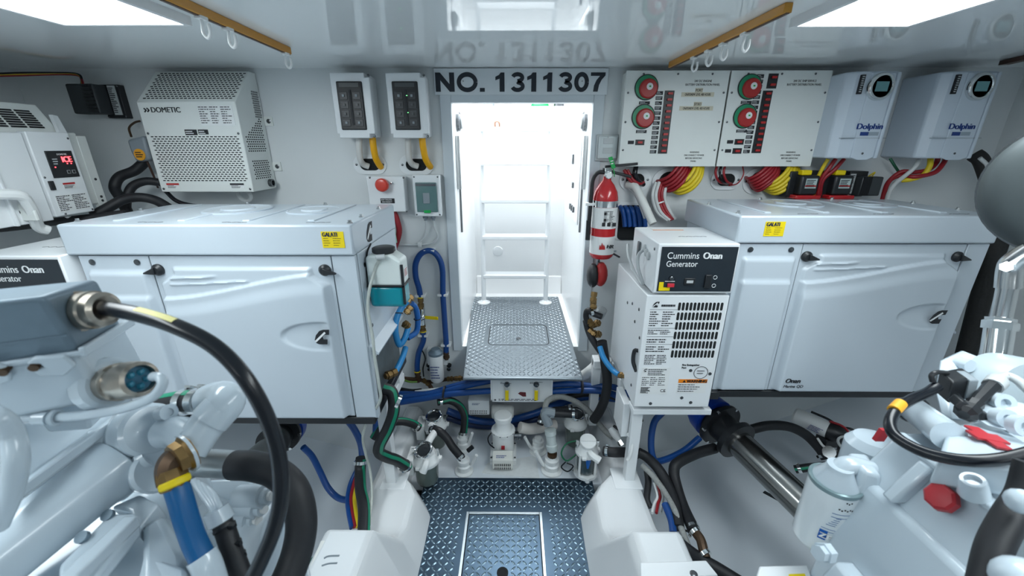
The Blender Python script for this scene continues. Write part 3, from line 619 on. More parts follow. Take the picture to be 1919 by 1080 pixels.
# ---- distribution panels
def dist(u0, u1, title, label, brk, ub, vb0, vb1, nlab, extra, tapes, knob_u):
    Yf = 1.72; x0 = (W(u0[0], 131, Y=Yf).x+W(u0[1], 313, Y=Yf).x)/2; x1 = (W(u1[0], 131, Y=Yf).x+W(u1[1], 313, Y=Yf).x)/2; z1 = W(1300, 132, Y=Yf).z; z0 = W(1300, 312, Y=Yf).z
    t = thing('distribution_panel', label, 'electrical panel', ((x0+x1)/2, YB, z0), 'battery distribution panels')
    part('box', G().box(x0+.006, x1-.006, Yf+.004, YB, z0+.006, z1-.004), panelw, t); part('face', G().box(x0+.0015, x1-.0015, Yf, Yf+.005, z0, z1), panelw, t, bev=.001)
    Wd = x1-x0; H = z1-z0
    def q(u, v): return W(u, v, Y=Yf)
    for k, ((cu, cv)) in enumerate(knob_u):
        c = q(cu, cv); kb = part('battery_switch', G().lathe(c, (0, -1, 0), [(0, .044), (.004, .044), (.006, .042)], 36), mat('switch_green', (.01, .26, .12), .4), t, label='red battery switch dial with green arc')
        part('dial_rim', G().ring(c+V((0, -.004, 0)), (0, 1, 0), .0435, .0022, 36, 6), ink, kb)
        part('dial', G().lathe(c+V((.0065, -.006, -.005)), (0, -1, 0), [(0, .0352), (.006, .0345), (.010, .030), (.0105, .01)], 32), mat('dial_red', (.40, .02, .02), .38), kb)
        part('dial_badge', G().lathe(c+V((.009, -.0162, .002)), (0, -1, 0), [(0, .0125), (.0015, .012)], 24), paper, kb); part('badge_mark', G().box(c.x+.006, c.x+.013, Yf-.0184, Yf-.0175, c.z-.001, c.z+.005), greenm, kb)
        l = part('name_plate', G().box(c.x-.022, c.x+.020, Yf-.001, Yf, c.z-.060, c.z-.049), ink, t); printlines('fine_print', (c.x-.018, Yf-.0011, c.z-.050), (1, 0, 0), (0, 0, 1), .034, .010, 2, lgrey, l, seed=k)
    for (ua, ub_, va, vb_) in brk:
        a = q(ua, va); b = q(ub_, vb_); xa = (a.x+W(ub, vb_, Y=Yf).x)/2; xa = a.x; rows = max(1, round((a.z-b.z)/.0215))
        s = part('breaker_strip', G().box(a.x, a.x+.037, Yf-.002, Yf, b.z, a.z), black, t)
        for r in range(rows):
            z = a.z-(r+.5)*(a.z-b.z)/rows
            b_ = inst('breaker_toggle', 'btog', lambda g: g.box(-.009, .009, -.005, 0, -.004, .004), redp if (r*7+rows) % 5 else black, s, (a.x+.021, Yf-.003, z))
    a = q(ub, vb0); b = q(ub, vb1)
    xl = a.x
    for r in range(nlab):
        z = a.z+(b.z-a.z)*r/(nlab-1); l = part('name_plate', G().box(xl-.013, xl+.013, Yf-.001, Yf, z-.0065, z+.0065), ink, t)
        printlines('fine_print', (xl-.011, Yf-.0011, z+.005), (1, 0, 0), (0, 0, 1), .022, .010, 2, lgrey, l, seed=r)
    for (u, v) in extra:
        c = q(u, v); s = part('breaker_strip', G().box(c.x-.018, c.x+.018, Yf-.002, Yf, c.z-.0105, c.z+.0105), black, t); part('breaker_toggle', G().box(c.x-.009, c.x+.009, Yf-.007, Yf-.002, c.z-.004, c.z+.004), redp, s)
        l = part('name_plate', G().box(c.x-.048, c.x-.024, Yf-.001, Yf, c.z-.0065, c.z+.0065), ink, t)
    cx = x0+Wd*.735 if not extra or len(extra) < 2 else x0+Wd*.725
    for k, s in enumerate(title): text('lettering', s, .0108, (cx+.006, Yf-.0006, z1-.040-k*.0125), ink, t, sx=.86, align='CENTER')
    for k, s in enumerate(('WARNING', 'DISCONNECT POWER', 'BEFORE SERVICING', 'PANEL')): text('lettering', s, .0088, (cx+.012, Yf-.0006, z0+.052-k*.0115), ink, t, sx=.9, align='CENTER')
    for (ua, ub_, v, s) in tapes:
        a = q(ua, v); b = q(ub_, v); l = part('tape_label', G().box(a.x, b.x, Yf-.001, Yf, a.z-.0085, a.z+.0075), cream, t)
        text('lettering', s, .0125, ((a.x+b.x)/2, Yf-.0014, a.z-.0048), ink, l, sx=min(1, (b.x-a.x)/(len(s)*.0086)), align='CENTER')
    for fx in (.17, .5, .83): screw(t, (x0+Wd*fx, Yf-.0005, z1-.012), r=.004)
    for fz in (.18, .48, .78):
        for x in (x0+.014, x1-.014): screw(t, (x, Yf-.0005, z0+H*fz), r=.004)
    return t
dist((1174, 1158), (1369, 1341), ('24V DC ENGINE', 'BATTERY DISTRIBUTION PANEL'), 'white panel with red dials beside the outlet titled 24V DC ENGINE', [(1246, 1262, 170, 288)], 1236, 174.5, 284.5, 13,
     [(1199, 267)], [(1303, 1317, 169, 'PORT'), (1277, 1338, 177, 'ON/FS/NEW LEVEL 400 HOURS'), (1300, 1315, 195, 'STBD'), (1273, 1336, 203, 'ON/FS/NEW LEVEL 400 HOURS')], [(1211, 164), (1205, 219)])
dist((1370, 1343), (1559, 1523), ('24V DC SHIP SERVICE', 'BATTERY DISTRIBUTION PANEL'), 'white panel with red dials beside the chargers titled 24V DC SHIP SERVICE', [(1441, 1458, 138, 166), (1430, 1452, 170, 287)], 1425, 143, 284, 16,
     [(1385, 266), (1381, 283)], [], [(1404, 163), (1395, 218)])
# ---- chargers
def charger(x0, x1, lab):
    Yf = 1.62; z0 = W(1600, 297, Y=Yf).z; z1 = W(1600, 133, Y=Yf).z
    t = thing('battery_charger', lab, 'charger', ((x0+x1)/2, YB, z0), 'wall battery chargers')
    cm = mat('charger_shell', (.55, .62, .70), .35); Wd = x1-x0
    P = [(x0, YB), (x0, Yf+.03), (x0+.025, Yf+.006), (x0+.075, Yf), (x1-.045, Yf), (x1-.03, Yf+.006), (x1, Yf+.03), (x1, YB)]
    part('shell', G().prism([(a, b, z0) for a, b in P], (0, 0, z1-z0)), cm, t, bev=.006)
    part('front_panel', G().prism(XZ([(x0+.072, z0+.004), (x0+.10, z0-.006), (x1-.07, z0-.006), (x1-.048, z0+.004), (x1-.048, z1-.006), (x0+.072, z1-.006)], Yf-.004), (0, .006, 0)), cm, t, bev=.002)
    part('panel_seam', G().box(x0+.02, x1-.02, Yf-.0046, Yf+.01, z0+.072, z0+.0735), grey, t)
    part('front_rib', G().box(x1-.044, x1-.032, Yf-.006, Yf+.02, z0, z1-.004), cm, t, bev=.003)
    c = V((x1-.098, Yf-.004, z1-.052)); gz = part('gauge', G().lathe(c, (0, -1, 0), [(0, .046), (.01, .046), (.016, .042), (.016, .036), (.012, .034)], 36), chrome, t)
    part('gauge_face', G().lathe(c+V((0, -.004, 0)), (0, -1, 0), [(0, .036), (.008, .036)], 32), black, gz)
    part('screen', G().box(c.x-.022, c.x+.022, Yf-.0175, Yf-.015, c.z-.016, c.z+.016), mat('lcd', (.06, .15, .17), .3, emit=(.2, .5, .55), es=.06), gz)
    s = part('side_label', G().box(x0+.036, x0+.05, Yf-.004, Yf+.006, z1-.075, z1-.012), ink, t); printlines('fine_print', (x0+.038, Yf-.0045, z1-.015), (1, 0, 0), (0, 0, 1), .01, .056, 8, lgrey, s)
    text('lettering', 'Dolphin', .028, (x0+.064, Yf-.0048, z0+.104), iblue, t, bold=.001, sx=1.08)
    b = part('badge', G().box(x0+.084, x0+.152, Yf-.005, Yf-.004, z0+.081, z0+.094), mat('badge_grey', (.3, .36, .42), .4), t); part('badge_blue', G().box(x0+.084, x0+.114, Yf-.0056, Yf-.0048, z0+.081, z0+.094), iblue, b)
    screw(t, ((x0+x1)/2+.01, Yf-.005, z0+.018), r=.004)
charger(1.205, 1.41, 'pale blue-grey wall charger beside the ship service panel')
charger(1.545, 1.765, 'pale blue-grey wall charger at the far right of the bulkhead')
# ---- outlet cover
Yf = 1.765; a = W(1120, 252, Y=Yf); b = W(1157, 302, Y=Yf)
t = thing('outlet_cover', 'grey weatherproof outlet cover beside the doorway', 'outlet', ((a.x+b.x)/2, YB, b.z))
part('base', G().box(a.x, b.x, Yf+.012, YB, b.z, a.z), lgrey, t, bev=.003); part('flap', G().box(a.x+.008, b.x-.004, Yf, Yf+.014, b.z+.008, a.z-.006), mat('flap_grey', (.58, .63, .64), .3), t, bev=.006, seg=3)
for k in range(2): part('flap_window', G().box(a.x+.026, b.x-.024, Yf-.002, Yf, b.z+.03+k*.038, b.z+.052+k*.038), lgrey, t, bev=.001)
screw(t, ((a.x+b.x)/2, Yf-.0005, a.z-.01), r=.003)
# ================================================================ generators
def clogo(name, o, r, u, s, parent):
    """dark letter-shaped emblem"""
    r = V(r).normalized(); u = V(u).normalized(); n = r.cross(u); g = G()
    pts = [(.0, .30), (.12, .62), (.38, .92), (.62, 1), (1, 1), (.94, .66), (.66, .66), (.52, .5), (.56, .34), (.80, .34), (.74, 0), (.25, 0), (.08, .08)]
    g.prism([V(o)+r*(a*s)+u*(b*s) for a, b in pts], n*.0008); e = part(name, g, ink, parent, sm=0)
    g = G().bar(V(o)+r*(.05*s)+u*(.2*s)+n*.0012, V(o)+r*(.72*s)+u*(.82*s)+n*.0012, s*.12, .0006, up=n); part('emblem_band', g, iwhite, e, sm=0)
    return e
def smst(a, b, x): t = min(1, max(0, (x-a)/(b-a))); return t*t*(3-2*t)
def generator(dx, Yf, side, label, full):
    """dx = left edge of the hood, Yf = front of the hood"""
    x0, x1 = dx, dx+.82; z0, zt = .545, 1.193; zl = zt-.088; Yr = Yf+.41
    t = thing('generator', label, 'generator', ((x0+x1)/2, Yf+.2, z0), 'enclosed marine generators')
    # hood
    h = part('hood', G().box(x0, x1, Yf-.006, Yr, zl, zt), genw, t, bev=.006)
    for fx in (.13, .36, .59, .82): part('hood_rib', G().box(x0+.82*fx, x0+.82*fx+.022, Yf+.05, Yr-.03, zt-.002, zt+.004), genw, h, bev=.003)
    for cx, r in ((x0+.33, .105), (x0+.60, .085)):
        c = V((cx, Yf+.27 if r > .09 else Yf+.25, zt)); g = G()
        g.lathe(c, (0, 0, 1), [(-.002, r), (.004, r), (.005, r*.93), (.003, r*.9), (.003, r*.5), (.007, r*.46), (.007, r*.1)], 36); part('round_cover', g, genw, h)
    wr = G()
    for k in range(3):
        for q in range(5): wr.bar((x0+.20+k*.24+q*.014, Yf+.03+.004*(q % 2), zt+.0006), (x0+.212+k*.24+q*.014, Yf+.03+.005*((q+1) % 2), zt+.0006), .0022, .0006)
    part('lifting_mark', wr, ink, h, sm=0, kind='stuff')
    for fx, fy in ((.02, .1), (.35, .95), (.98, .3), (.98, .7), (.7, .95), (.02, .6), (.985, .05)):
        inst('hood_bolt', 'hbolt', lambda g: g.lathe((0, 0, 0), (0, 0, 1), [(0, .008), (.003, .008), (.003, .005), (.009, .005)], 6), steel, h, (x0+.82*fx, Yf+.41*fy, zt))
    # carcass
    part('carcass', G().box(x0+.012, x1-.004, Yf+.02, Yr-.01, z0+.20, zl), genw, t)
    part('lower_carcass', G().box(x0+.03, x1-.03, Yf+.03, Yr-.02, z0+.0, z0+.2), mat('engine_dark', (.09, .11, .12), .5, nz=.4, scale=30), t)
    # front: fixed panel and door, pressed sheet
    zb = z0+.012; ztop = zl-.004; xa, xb, xc = x0+.022, x0+.222, x1-.075
    def relief(s, q, kind):
        e = min(s, 1-s)*.2 if kind == 'panel' else min(s, 1-s)*.52
        eb = q*.53; et = (1-q)*.53; base = 0
        if kind == 'panel':
            b = smst(.004, .016, (s-.04)*.2)*smst(.004, .016, (.96-s)*.2)*smst(.0, .014, eb)*smst(.042, .05, et); drop = smst(.115, .122, et)
            return .004+b*(.012+.010*drop)
        x = s*.52; xx = min(x, .52-x)
        # rounded shoulder: inset at the top corners for the latches
        lim = .016+.045*smst(.085, .050, et)
        b = smst(.030, .038, et)*smst(lim-.006, lim+.008, xx)*smst(0, .012, eb)
        w1 = .118-.075*smst(0, 1, s); w2 = w1+.062
        slope = smst(w1, w1+.006, et)*.62+smst(w1+.02, w2, et)*.38
        hgt = .010+.020*slope
        for (ya, sa, sb) in ((.062, .10, .34), (.080, .10, .52)):
            yy = ya-.010*smst(.1, .6, s); hgt += .006*math.exp(-((et-yy)/.0026)**2)*smst(sa-.02, sa, s)*smst(sb+.03, sb-.02, s)*(1-slope)
        # oval dish by the emblem
        ex = (x-.47)/.12; ey = (et-.235)/.045; rr = ex*ex+ey*ey
        hgt -= .009*smst(1.10, .82, rr)*(.35+.65*smst(-1, .6, -ey))*smst(.97, .9, s)
        return .003+b*hgt
    g = G().grid(lambda s, q: (xa+(xb-xa)*s, Yf+.008-relief(s, q, 'panel'), zb+(ztop-zb)*q), 40, 90); part('fixed_panel', g, genw, t, sm=80)
    d = part('door', G().grid(lambda s, q: (xb+.003+(xc-xb-.003)*s, Yf+.008-relief(s, q, 'door'), zb+(ztop-zb)*q), 150, 150), genw, t, sm=80, label='pressed white service door')
    part('door_edge', G().box(xb+.003, xc, Yf+.006, Yf+.02, zb, ztop), genw, t)
    part('panel_edge', G().box(xa, xb, Yf+.006, Yf+.02, zb, ztop), genw, t); part('panel_gap', G().box(xb-.001, xb+.005, Yf+.008, Yf+.0195, zb, ztop), grey, t)
    part('corner_strip', G().box(xc+.004, x1-.004, Yf+.003, Yf+.02, zb-.006, ztop+.002), genw, t, bev=.002); part('corner_gap', G().box(xc-.0005, xc+.0045, Yf+.009, Yf+.0195, zb, ztop), grey, t)
    for x in (xb+.02, xc-.02):
        c = V((x, Yf+.004, ztop-.040)); q = part('latch', G().lathe(c, (0, -1, 0), [(0, .017), (.006, .017), (.010, .014), (.014, .010)], 20), black, t)
        s = -1 if x < xb+.1 else 1
        if side == 'R': s = 1
        part('latch_lever', G().prism([c+V((0, -.012, .010)), c+V((s*.036, -.008, -.006)), c+V((s*.036, -.008, -.010)), c+V((0, -.012, -.011))], (0, -.008, 0)), black, q, bev=.002)
    for x in (xa+.035, xb-.035): screw(t, (x, Yf+.002, ztop-.018), r=.009, m=dsteel)
    clogo('emblem', (xc-.068, Yf-.0305, ztop-.262), (1, 0, 0), (0, 0, 1), .048, d)
    if full: text('lettering', 'Onan', .024, (xb+.035, Yf-.0262, zb+.048), ink, d, bold=.0007, shear=.2); text('lettering', 'Marine QD', .015, (xb+.033, Yf-.0262, zb+.028), ink, d, shear=.2)
    # yellow service sticker on the hood
    sx = x0+.735 if side == 'L' else x0+.082; sw, sh, sz = .062, .046, zl+.036
    s = part('service_sticker', G().box(sx, sx+sw, Yf-.0075, Yf-.006, sz-.012, sz-.012+sh), ylabel, h)
    text('lettering', 'GALATI', .017, (sx+.003, Yf-.0079, sz+.020), mat('sticker_navy', (.01, .02, .06), .5), s, bold=.0007, sx=.72); printlines('fine_print', (sx+.004, Yf-.0077, sz+.018), (1, 0, 0), (0, 0, 1), sw-.008, .026, 4, ink, s, cols=2, seed=2, th=.18)
    # base tray and white bearers
    part('base_tray', G().box(x0+.0, x1-.01, Yf+.0, Yr, z0-.02, z0+.008), black, t, bev=.004)
    part('tray_foot', G().box(xa-.012, xa+.02, Yf-.014, Yf+.02, z0-.02, z0+.012), black, t, bev=.003)
    # right end
    g = G().prism([(x1-.006, Yf+.018, .60), (x1-.006, Yf+.018, zl), (x1-.006, Yr-.012, zl), (x1-.006, Yr-.012, .80), (x1-.006, Yf+.03, .80)], (.006, 0, 0))
    part('end_cover', G().box(x1-.008, x1-.001, Yf+.02, Yr-.012, .80, zl), genw, t, bev=.002)
    part('end_flange', G().hexa([(x1-.01, Yf+.02, .80), (x1+.022, Yf+.02, .775), (x1+.022, Yr-.012, .775), (x1-.01, Yr-.012, .80), (x1-.01, Yf+.02, .815), (x1+.024, Yf+.02, .782), (x1+.024, Yr-.012, .782), (x1-.01, Yr-.012, .815)]), genw, t)
    part('corner_post', G().box(x1-.02, x1+.0, Yf+.01, Yf+.03, z0, .81), genw, t)
    for y, z in ((.06, 1.06), (.2, 1.05), (.33, 1.03), (.06, .86)): screw(t, (x1-.001, Yf+y, z), (1, 0, 0), r=.007)
    clogo('emblem', (x1+.0005, Yf+.10, zl+.012), (0, 1, 0), (0, 0, 1), .058, t)
    # control cabinet at the left end
    cx0, cx1 = x0-.268, x0+.0; Yc = Yf-.025
    cb = part('alternator_box', G().box(cx0, cx1+.004, Yc, Yr-.05, .50, .935), white, t, bev=.003, label='white louvred alternator box')
    Yk = Yf-.03; kx0 = cx0+.016
    kb = part('control_box', G().box(kx0, cx1+.004, Yk, Yf+.24, .944, 1.11), white, t, bev=.004, label='white control box with black face')
    part('control_face', G().box(kx0+.012, cx1-.002, Yk-.003, Yk, .952, 1.1), mat('control_black', (.015, .022, .03), .35), kb)
    fx = kx0+.03
    text('lettering', 'Cummins', .030, (fx, Yk-.0036, 1.062), iwhite, kb, sx=.88); text('lettering', 'Onan', .030, (fx+.113, Yk-.0036, 1.062), iwhite, kb, bold=.0011, sx=.9); text('lettering', 'Generator', .027, (fx, Yk-.0036, 1.036), iwhite, kb, sx=.86)
    part('power_switch', G().box(fx+.012, fx+.034, Yk-.009, Yk-.003, .968, .980), mat('switch_red', (.6, .03, .05), .35), kb, bev=.001)
    part('lock_tag', G().box(fx-.014, fx+.022, Yk-.005, Yk-.003, .955, .966), ylabel, kb); part('lock_tag', G().box(fx-.014, fx+.0, Yk-.005, Yk-.003, .966, .984), ylabel, kb)
    part('hour_meter', G().box(fx+.065, fx+.1, Yk-.007, Yk-.003, .975, .998), black, kb, bev=.002); part('meter_window', G().box(fx+.072, fx+.093, Yk-.0078, Yk-.0068, .982, .991), lgrey, kb)
    part('key_knob', G().lathe((fx+.022, Yk-.003, .998), (0, -1, 0), [(0, .008), (.006, .007), (.008, .004)], 14), dsteel, kb)
    part('start_switch', G().box(fx+.13, fx+.15, Yk-.010, Yk-.003, .965, 1.01), black, kb, bev=.002)
    for zz in (.972, 1.0): part('switch_mark', G().ring((fx+.163, Yk-.0032, zz), (0, 1, 0), .006, .0008, 12, 4), iwhite, kb)
    printlines('fine_print', (fx+.004, Yk-.0032, .989), (1, 0, 0), (0, 0, 1), .034, .005, 1, iwhite, kb)
    # left side of control box: sockets and latch
    for k, (yy, zz) in enumerate(((Yk+.12, 1.065), (Yk+.098, 1.055), (Yk+.075, 1.05))): part('cable_port', G().lathe((kx0, yy, zz), (-1, 0, 0), [(0, .014), (.006, .013), (.008, .008)], 12), lgrey, kb)
    c0 = V((kx0-.006, Yk+.12, 1.06)); part('control_cable', G().tube([c0, c0+V((-.018, -.005, -.02)), c0+V((-.02, -.03, -.06)), c0+V((-.004, -.045, -.11)), c0+V((-.012, .02, -.095)), c0+V((-.02, .1, -.05)), c0+V((-.01, .16, -.02))], .0055, 8), lgrey, kb, sm=60)
    part('side_latch', G().box(kx0-.008, kx0, Yk+.17, Yk+.19, 1.02, 1.075), dsteel, kb, bev=.002)
    screw(kb, (kx0-.0005, Yk+.03, 1.085), (-1, 0, 0), r=.005)
    part('safety_label', G().box(kx0+.05, kx0+.16, Yk+.215, Yk+.25, 1.1102, 1.1108), paper, kb); part('safety_label', G().box(kx0+.05, kx0+.16, Yk+.21, Yk+.215, 1.1102, 1.1109), orange, kb)
    wr = G()
    for q in range(8): wr.bar((kx0+.1+q*.012, Yk+.10+.005*(q % 2), 1.1106), (kx0+.110+q*.012, Yk+.10+.005*((q+1) % 2), 1.1106), .0018, .0005)
    part('hand_marking', wr, ink, kb, sm=0, kind='stuff')
    for y, z in ((Yc+.06, .86), (Yc+.14, .85), (Yc+.09, .80), (Yc+.2, .83), (Yc+.02, .77), (Yc+.05, .56)): screw(cb, (cx0-.0005, y, z), (-1, 0, 0), r=.006)
    part('carry_strap', G().tube([(cx0, Yc+.02, .72), (cx0-.008, Yc+.035, .71), (cx0-.01, Yc+.03, .67), (cx0, Yc+.012, .64)], .007, 8), ink, cb)
    if full:
        g = G()
        for j in range(6):
            for i in range(12): g.prism(XZ(stadium(-.0185, .0185, -.0045, .0045, 4), 0), (0, .001, 0)) if 0 else None
        for j in range(6):
            for i in range(12):
                x = cx0+.112+i*.0127; z = .908-j*.0355-.012
                inst('louvre_slot', 'louvre', lambda q: q.prism(XZ([(b, a) for a, b in stadium(-.0145, .0145, -.0042, .0042, 4)], 0), (0, .0012, 0)), dark, cb, (x, Yc-.001, z))
        sx = cx0+.022; clogo('emblem', (sx+.002, Yc-.0012, .893), (1, 0, 0), (0, 0, 1), .02, cb)
        printlines('fine_print', (sx+.03, Yc-.0003, .905), (1, 0, 0), (0, 0, 1), .05, .012, 1, ink, cb, th=.6)
        for z1, hh, rws in ((.88, .058, 7), (.812, .02, 3), (.778, .018, 2), (.75, .026, 3), (.716, .04, 6)): printlines('fine_print', (sx-.004, Yc-.0003, z1), (1, 0, 0), (0, 0, 1), .084, hh, rws, ink, cb, seed=int(z1*1000), cols=2, th=.4)
        for z1 in (.884, .816, .784, .755): part('print_rule', G().box(sx-.006, sx+.086, Yc-.0006, Yc, z1, z1+.0009), ink, cb)
        s = part('rating_plate', G().box(sx-.008, sx+.092, Yc-.0008, Yc, .555, .665), paper, cb); clogo('emblem', (sx-.002, Yc-.0016, .648), (1, 0, 0), (0, 0, 1), .012, s)
        printlines('fine_print', (sx+.014, Yc-.001, .66), (1, 0, 0), (0, 0, 1), .07, .028, 4, ink, s, th=.4); printlines('fine_print', (sx-.004, Yc-.001, .628), (1, 0, 0), (0, 0, 1), .088, .038, 5, ink, s, cols=3, th=.3, seed=4)
        printlines('fine_print', (sx-.004, Yc-.001, .585), (1, 0, 0), (0, 0, 1), .036, .026, 7, ink, s, th=.6); text('lettering', 'CE', .016, (sx+.066, Yc-.0012, .565), ink, s)
        text('lettering', 'Fire Extinguisher', .010, (cx0+.152, Yc-.0005, .672), ink, cb, bold=.0002, sx=.9); text('lettering', 'Port', .010, (cx0+.152, Yc-.0005, .661), ink, cb, bold=.0002, sx=.9)
        c = V((cx0+.222, Yc-.001, .645)); p = part('port_disc', G().ring(c, (0, 1, 0), .024, .0009, 36, 5), ink, cb); printlines('fine_print', c+V((-.014, 0, .012)), (1, 0, 0), (0, 0, 1), .028, .02, 2, ink, p, th=.25)
        s = part('warning_label', G().box(cx0+.148, cx0+.25, Yc-.001, Yc, .560, .618), paper, cb); part('heading', G().box(cx0+.148, cx0+.25, Yc-.0015, Yc-.0008, .603, .618), orange, s); text('lettering', 'WARNING', .0155, (cx0+.177, Yc-.0020, .6055), ink, s, bold=.0006, sx=.95)
        part('warning_sign', G().prism(XZ([(cx0+.163, .6055), (cx0+.174, .6055), (cx0+.1685, .6155)], Yc-.0022), (0, .0006, 0)), ink, s, sm=0)
        printlines('fine_print', (cx0+.150, Yc-.0012, .600), (1, 0, 0), (0, 0, 1), .098, .036, 4, ink, s, th=.3, seed=6)
        for x, z in ((cx0+.185, .653), (cx0+.255, .64), (cx0+.17, .54), (cx0+.205, .52), (cx0+.06, .515)): screw(cb, (x, Yc-.0005, z), r=.006)
    return t
generator(-1.272, 1.10, 'L', 'white enclosed generator on the left with the coolant bottle at its end', False)
generator(.702, 1.262, 'R', 'white enclosed generator on the right with louvred alternator box in view', True)
# bearers and posts that carry the generators
def stand(label, parts, foot):
    t = thing('generator_stand', label, 'stand', foot, 'generator stands')
    for nm, g in parts: part(nm, g, white, t, bev=.003)
    return t
a = W(712, 770, Y=1.2); 
stand('white square post stand under the left generator', [
    ('bearer', G().box(-1.3, -.47, 1.30, 1.34, .475, .522)), ('bearer', G().box(-1.3, -.47, 1.42, 1.47, .475, .522)),
    ('post', G().box(-.515, -.475, 1.25, 1.29, .12, .522)), ('base_plate', G().box(-.535, -.435, 1.22, 1.32, .112, .122)),
    ('cross_beam', G().box(-.515, -.475, 1.29, 1.50, .44, .478))], (-.48, 1.2, .112))
stand('white square post stand under the right generator', [
    ('bearer', G().box(.44, .73, 1.25, 1.31, .455, .478)), ('bearer', G().box(.44, 1.5, 1.45, 1.49, .43, .478)), ('bearer', G().box(.44, 1.5, 1.58, 1.63, .43, .478)),
    ('post', G().box(.447, .487, 1.27, 1.31, .12, .455)), ('base_plate', G().box(.40, .51, 1.23, 1.34, .112, .122)),
    ('post', G().box(.36, .40, 1.62, 1.66, .11, .48)), ('cross_beam', G().box(.36, .46, 1.60, 1.64, .44, .478))], (.46, 1.29, .112))
# coolant bottle on the left generator
Yf = 1.15; x0 = -.447; a = W(690, 468, Y=Yf); b = W(760, 577, Y=Yf); x1 = b.x; z0 = b.z; z1 = W(700, 478, Y=Yf).z
t = thing('coolant_bottle', 'milky coolant bottle half filled with turquoise fluid', 'bottle', ((x0+x1)/2, Yf, z0))
zf = W(720, 537, Y=Yf).z
part('fluid', G().box(x0, x1, Yf, Yf+.07, z0, zf), coolant, t, bev=.012, seg=3)
part('bottle_shell', G().prism([(x0, Yf, zf), (x1, Yf, zf), (x1, Yf, z1-.02), (x1-.03, Yf, z1), (x0+.012, Yf, z1), (x0, Yf, z1-.012)], (0, .07, 0)), bottlep, t, bev=.010, seg=3)
c = V((x0+.05, Yf+.03, z1)); part('cap', G().lathe(c, (0, 0, 1), [(0, .03), (.004, .03), (.005, .035), (.015, .034), (.018, .028)], 28), black, t)
part('strap', G().box(x0-.002, x1+.003, Yf-.003, Yf+.073, zf-.002, zf+.003), black, t); part('strap', G().box(x1-.004, x1+.004, Yf-.003, Yf+.001, z0+.012, z1-.03), black, t)
part('strap', G().tube([(x0-.008, Yf+.01, zf), (x0-.004, Yf+.03, z1-.01), (-.445, Yf+.06, z1+.02)], .003, 6), black, t)
s = part('bottle_label', G().box(x1+.0005, x1+.0015, Yf+.016, Yf+.052, zf+.02, z1-.045), paper, t); printlines('fine_print', (x1+.0017, Yf+.018, z1-.05), (0, 1, 0), (0, 0, 1), .032, z1-zf-.075, 5, redp, s, th=.3)
nz_ = W(713, 482, Y=Yf-.012); part('nozzle', G().lathe(nz_, (-1, -.3, 0), [(-.012, .008), (.012, .008), (.014, .005)], 12), lgrey, t)
hose('overflow_tube', [nz_, W(703, 505, Y=1.15), W(692, 545, Y=1.12), W(690, 585, Y=1.11), W(698, 630, Y=1.10), W(702, 668, Y=1.095), W(710, 720, Y=1.09), W(712, 752, Y=1.10), W(688, 790, Y=1.13), W(680, 820, Y=1.15), W(685, 850, Y=1.18), W(693, 880, Y=1.19), W(697, 925, Y=1.13), W(692, 985, Y=1.02)], .0048, tube_clear, 'clear vinyl overflow tube running down from the coolant bottle', 'tube')
# ================================================================ right bulkhead: extinguisher, cable bundles, isolators
Yc = 1.72; c = W(1134, 400, Y=Yc); r = .052; zt = W(1134, 352, Y=Yc).z; zb = W(1127, 482, Y=Yc).z; cx = W(1131, 420, Y=Yc).x
t = thing('fire_extinguisher', 'red fire extinguisher with silver band and black hose on the bulkhead', 'fire extinguisher', (cx, Yc, zb))
cyl = part('cylinder', G().lathe((cx, Yc, zb), (0, 0, 1), [(0, r*.8), (.01, r*.97), (.02, r), (zt-zb-.04, r), (zt-zb-.015, r*.9), (zt-zb+.012, r*.62), (zt-zb+.03, r*.34), (zt-zb+.055, r*.28)], 36), red, t)
def band(z0, z1, m, nm, rr=1.012): return part(nm, G().lathe((cx, Yc, z0), (0, 0, 1), [(0, r*rr), (z1-z0, r*rr)], 36, cap=False), m, t)
zA, zB, zC, zD = [W(1134, v, Y=Yc-r).z for v in (378, 390, 430, 445)]
band(zB, zA, chrome, 'silver_band', 1.02); lb = band(zC, zB-.001, paper, 'instruction_label'); hl = band(zb+.022, zD, paper, 'brand_label')
printlines('fine_print', (cx-.012, Yc-r*1.03, zB-.012), (1, 0, 0), (0, 0, 1), .045, .05, 8, ink, lb, th=.4, cols=2)
for k in range(3): part('class_mark', G().box(cx-.018+k*.022, cx-.004+k*.022, Yc-r*1.04, Yc-r*1.0, zC+.012, zC+.028), ink, lb, bev=.001)
for k in range(2): part('instruction_mark', G().box(cx-.012, cx-.002, Yc-r*1.04, Yc-r*1.0, zB-.03-k*.026, zB-.018-k*.026), ink, lb)
g = G()
zc = (zb+.022+zD)/2
for a, h in ((-.018, .020), (-.010, .030), (-.002, .022)): g.prism(XZ([(cx+a-.004, zc-.014), (cx+a+.005, zc-.014), (cx+a+.004, zc-.014+h*.5), (cx+a-.002, zc-.014+h), (cx+a-.004, zc-.014+h*.4)], Yc-r*1.045), (0, .004, 0))
part('flame_mark', g, redp, hl, sm=0); text('lettering', 'HR', .022, (cx+.008, Yc-r*1.045, zc-.008), ink, hl, bold=.0012, shear=.2)
vz = zt+.05; part('valve', G().box(cx-.014, cx+.014, Yc-.016, Yc+.016, vz-.005, vz+.028), chrome, t, bev=.003)
part('gauge', G().lathe((cx+.002, Yc-.016, vz+.002), (0, -1, 0), [(0, .015), (.008, .015), (.010, .012)], 24), chrome, t); part('gauge_face', G().lathe((cx+.002, Yc-.0265, vz+.002), (0, -1, 0), [(0, .012), (.0005, .012)], 20), paper, t)
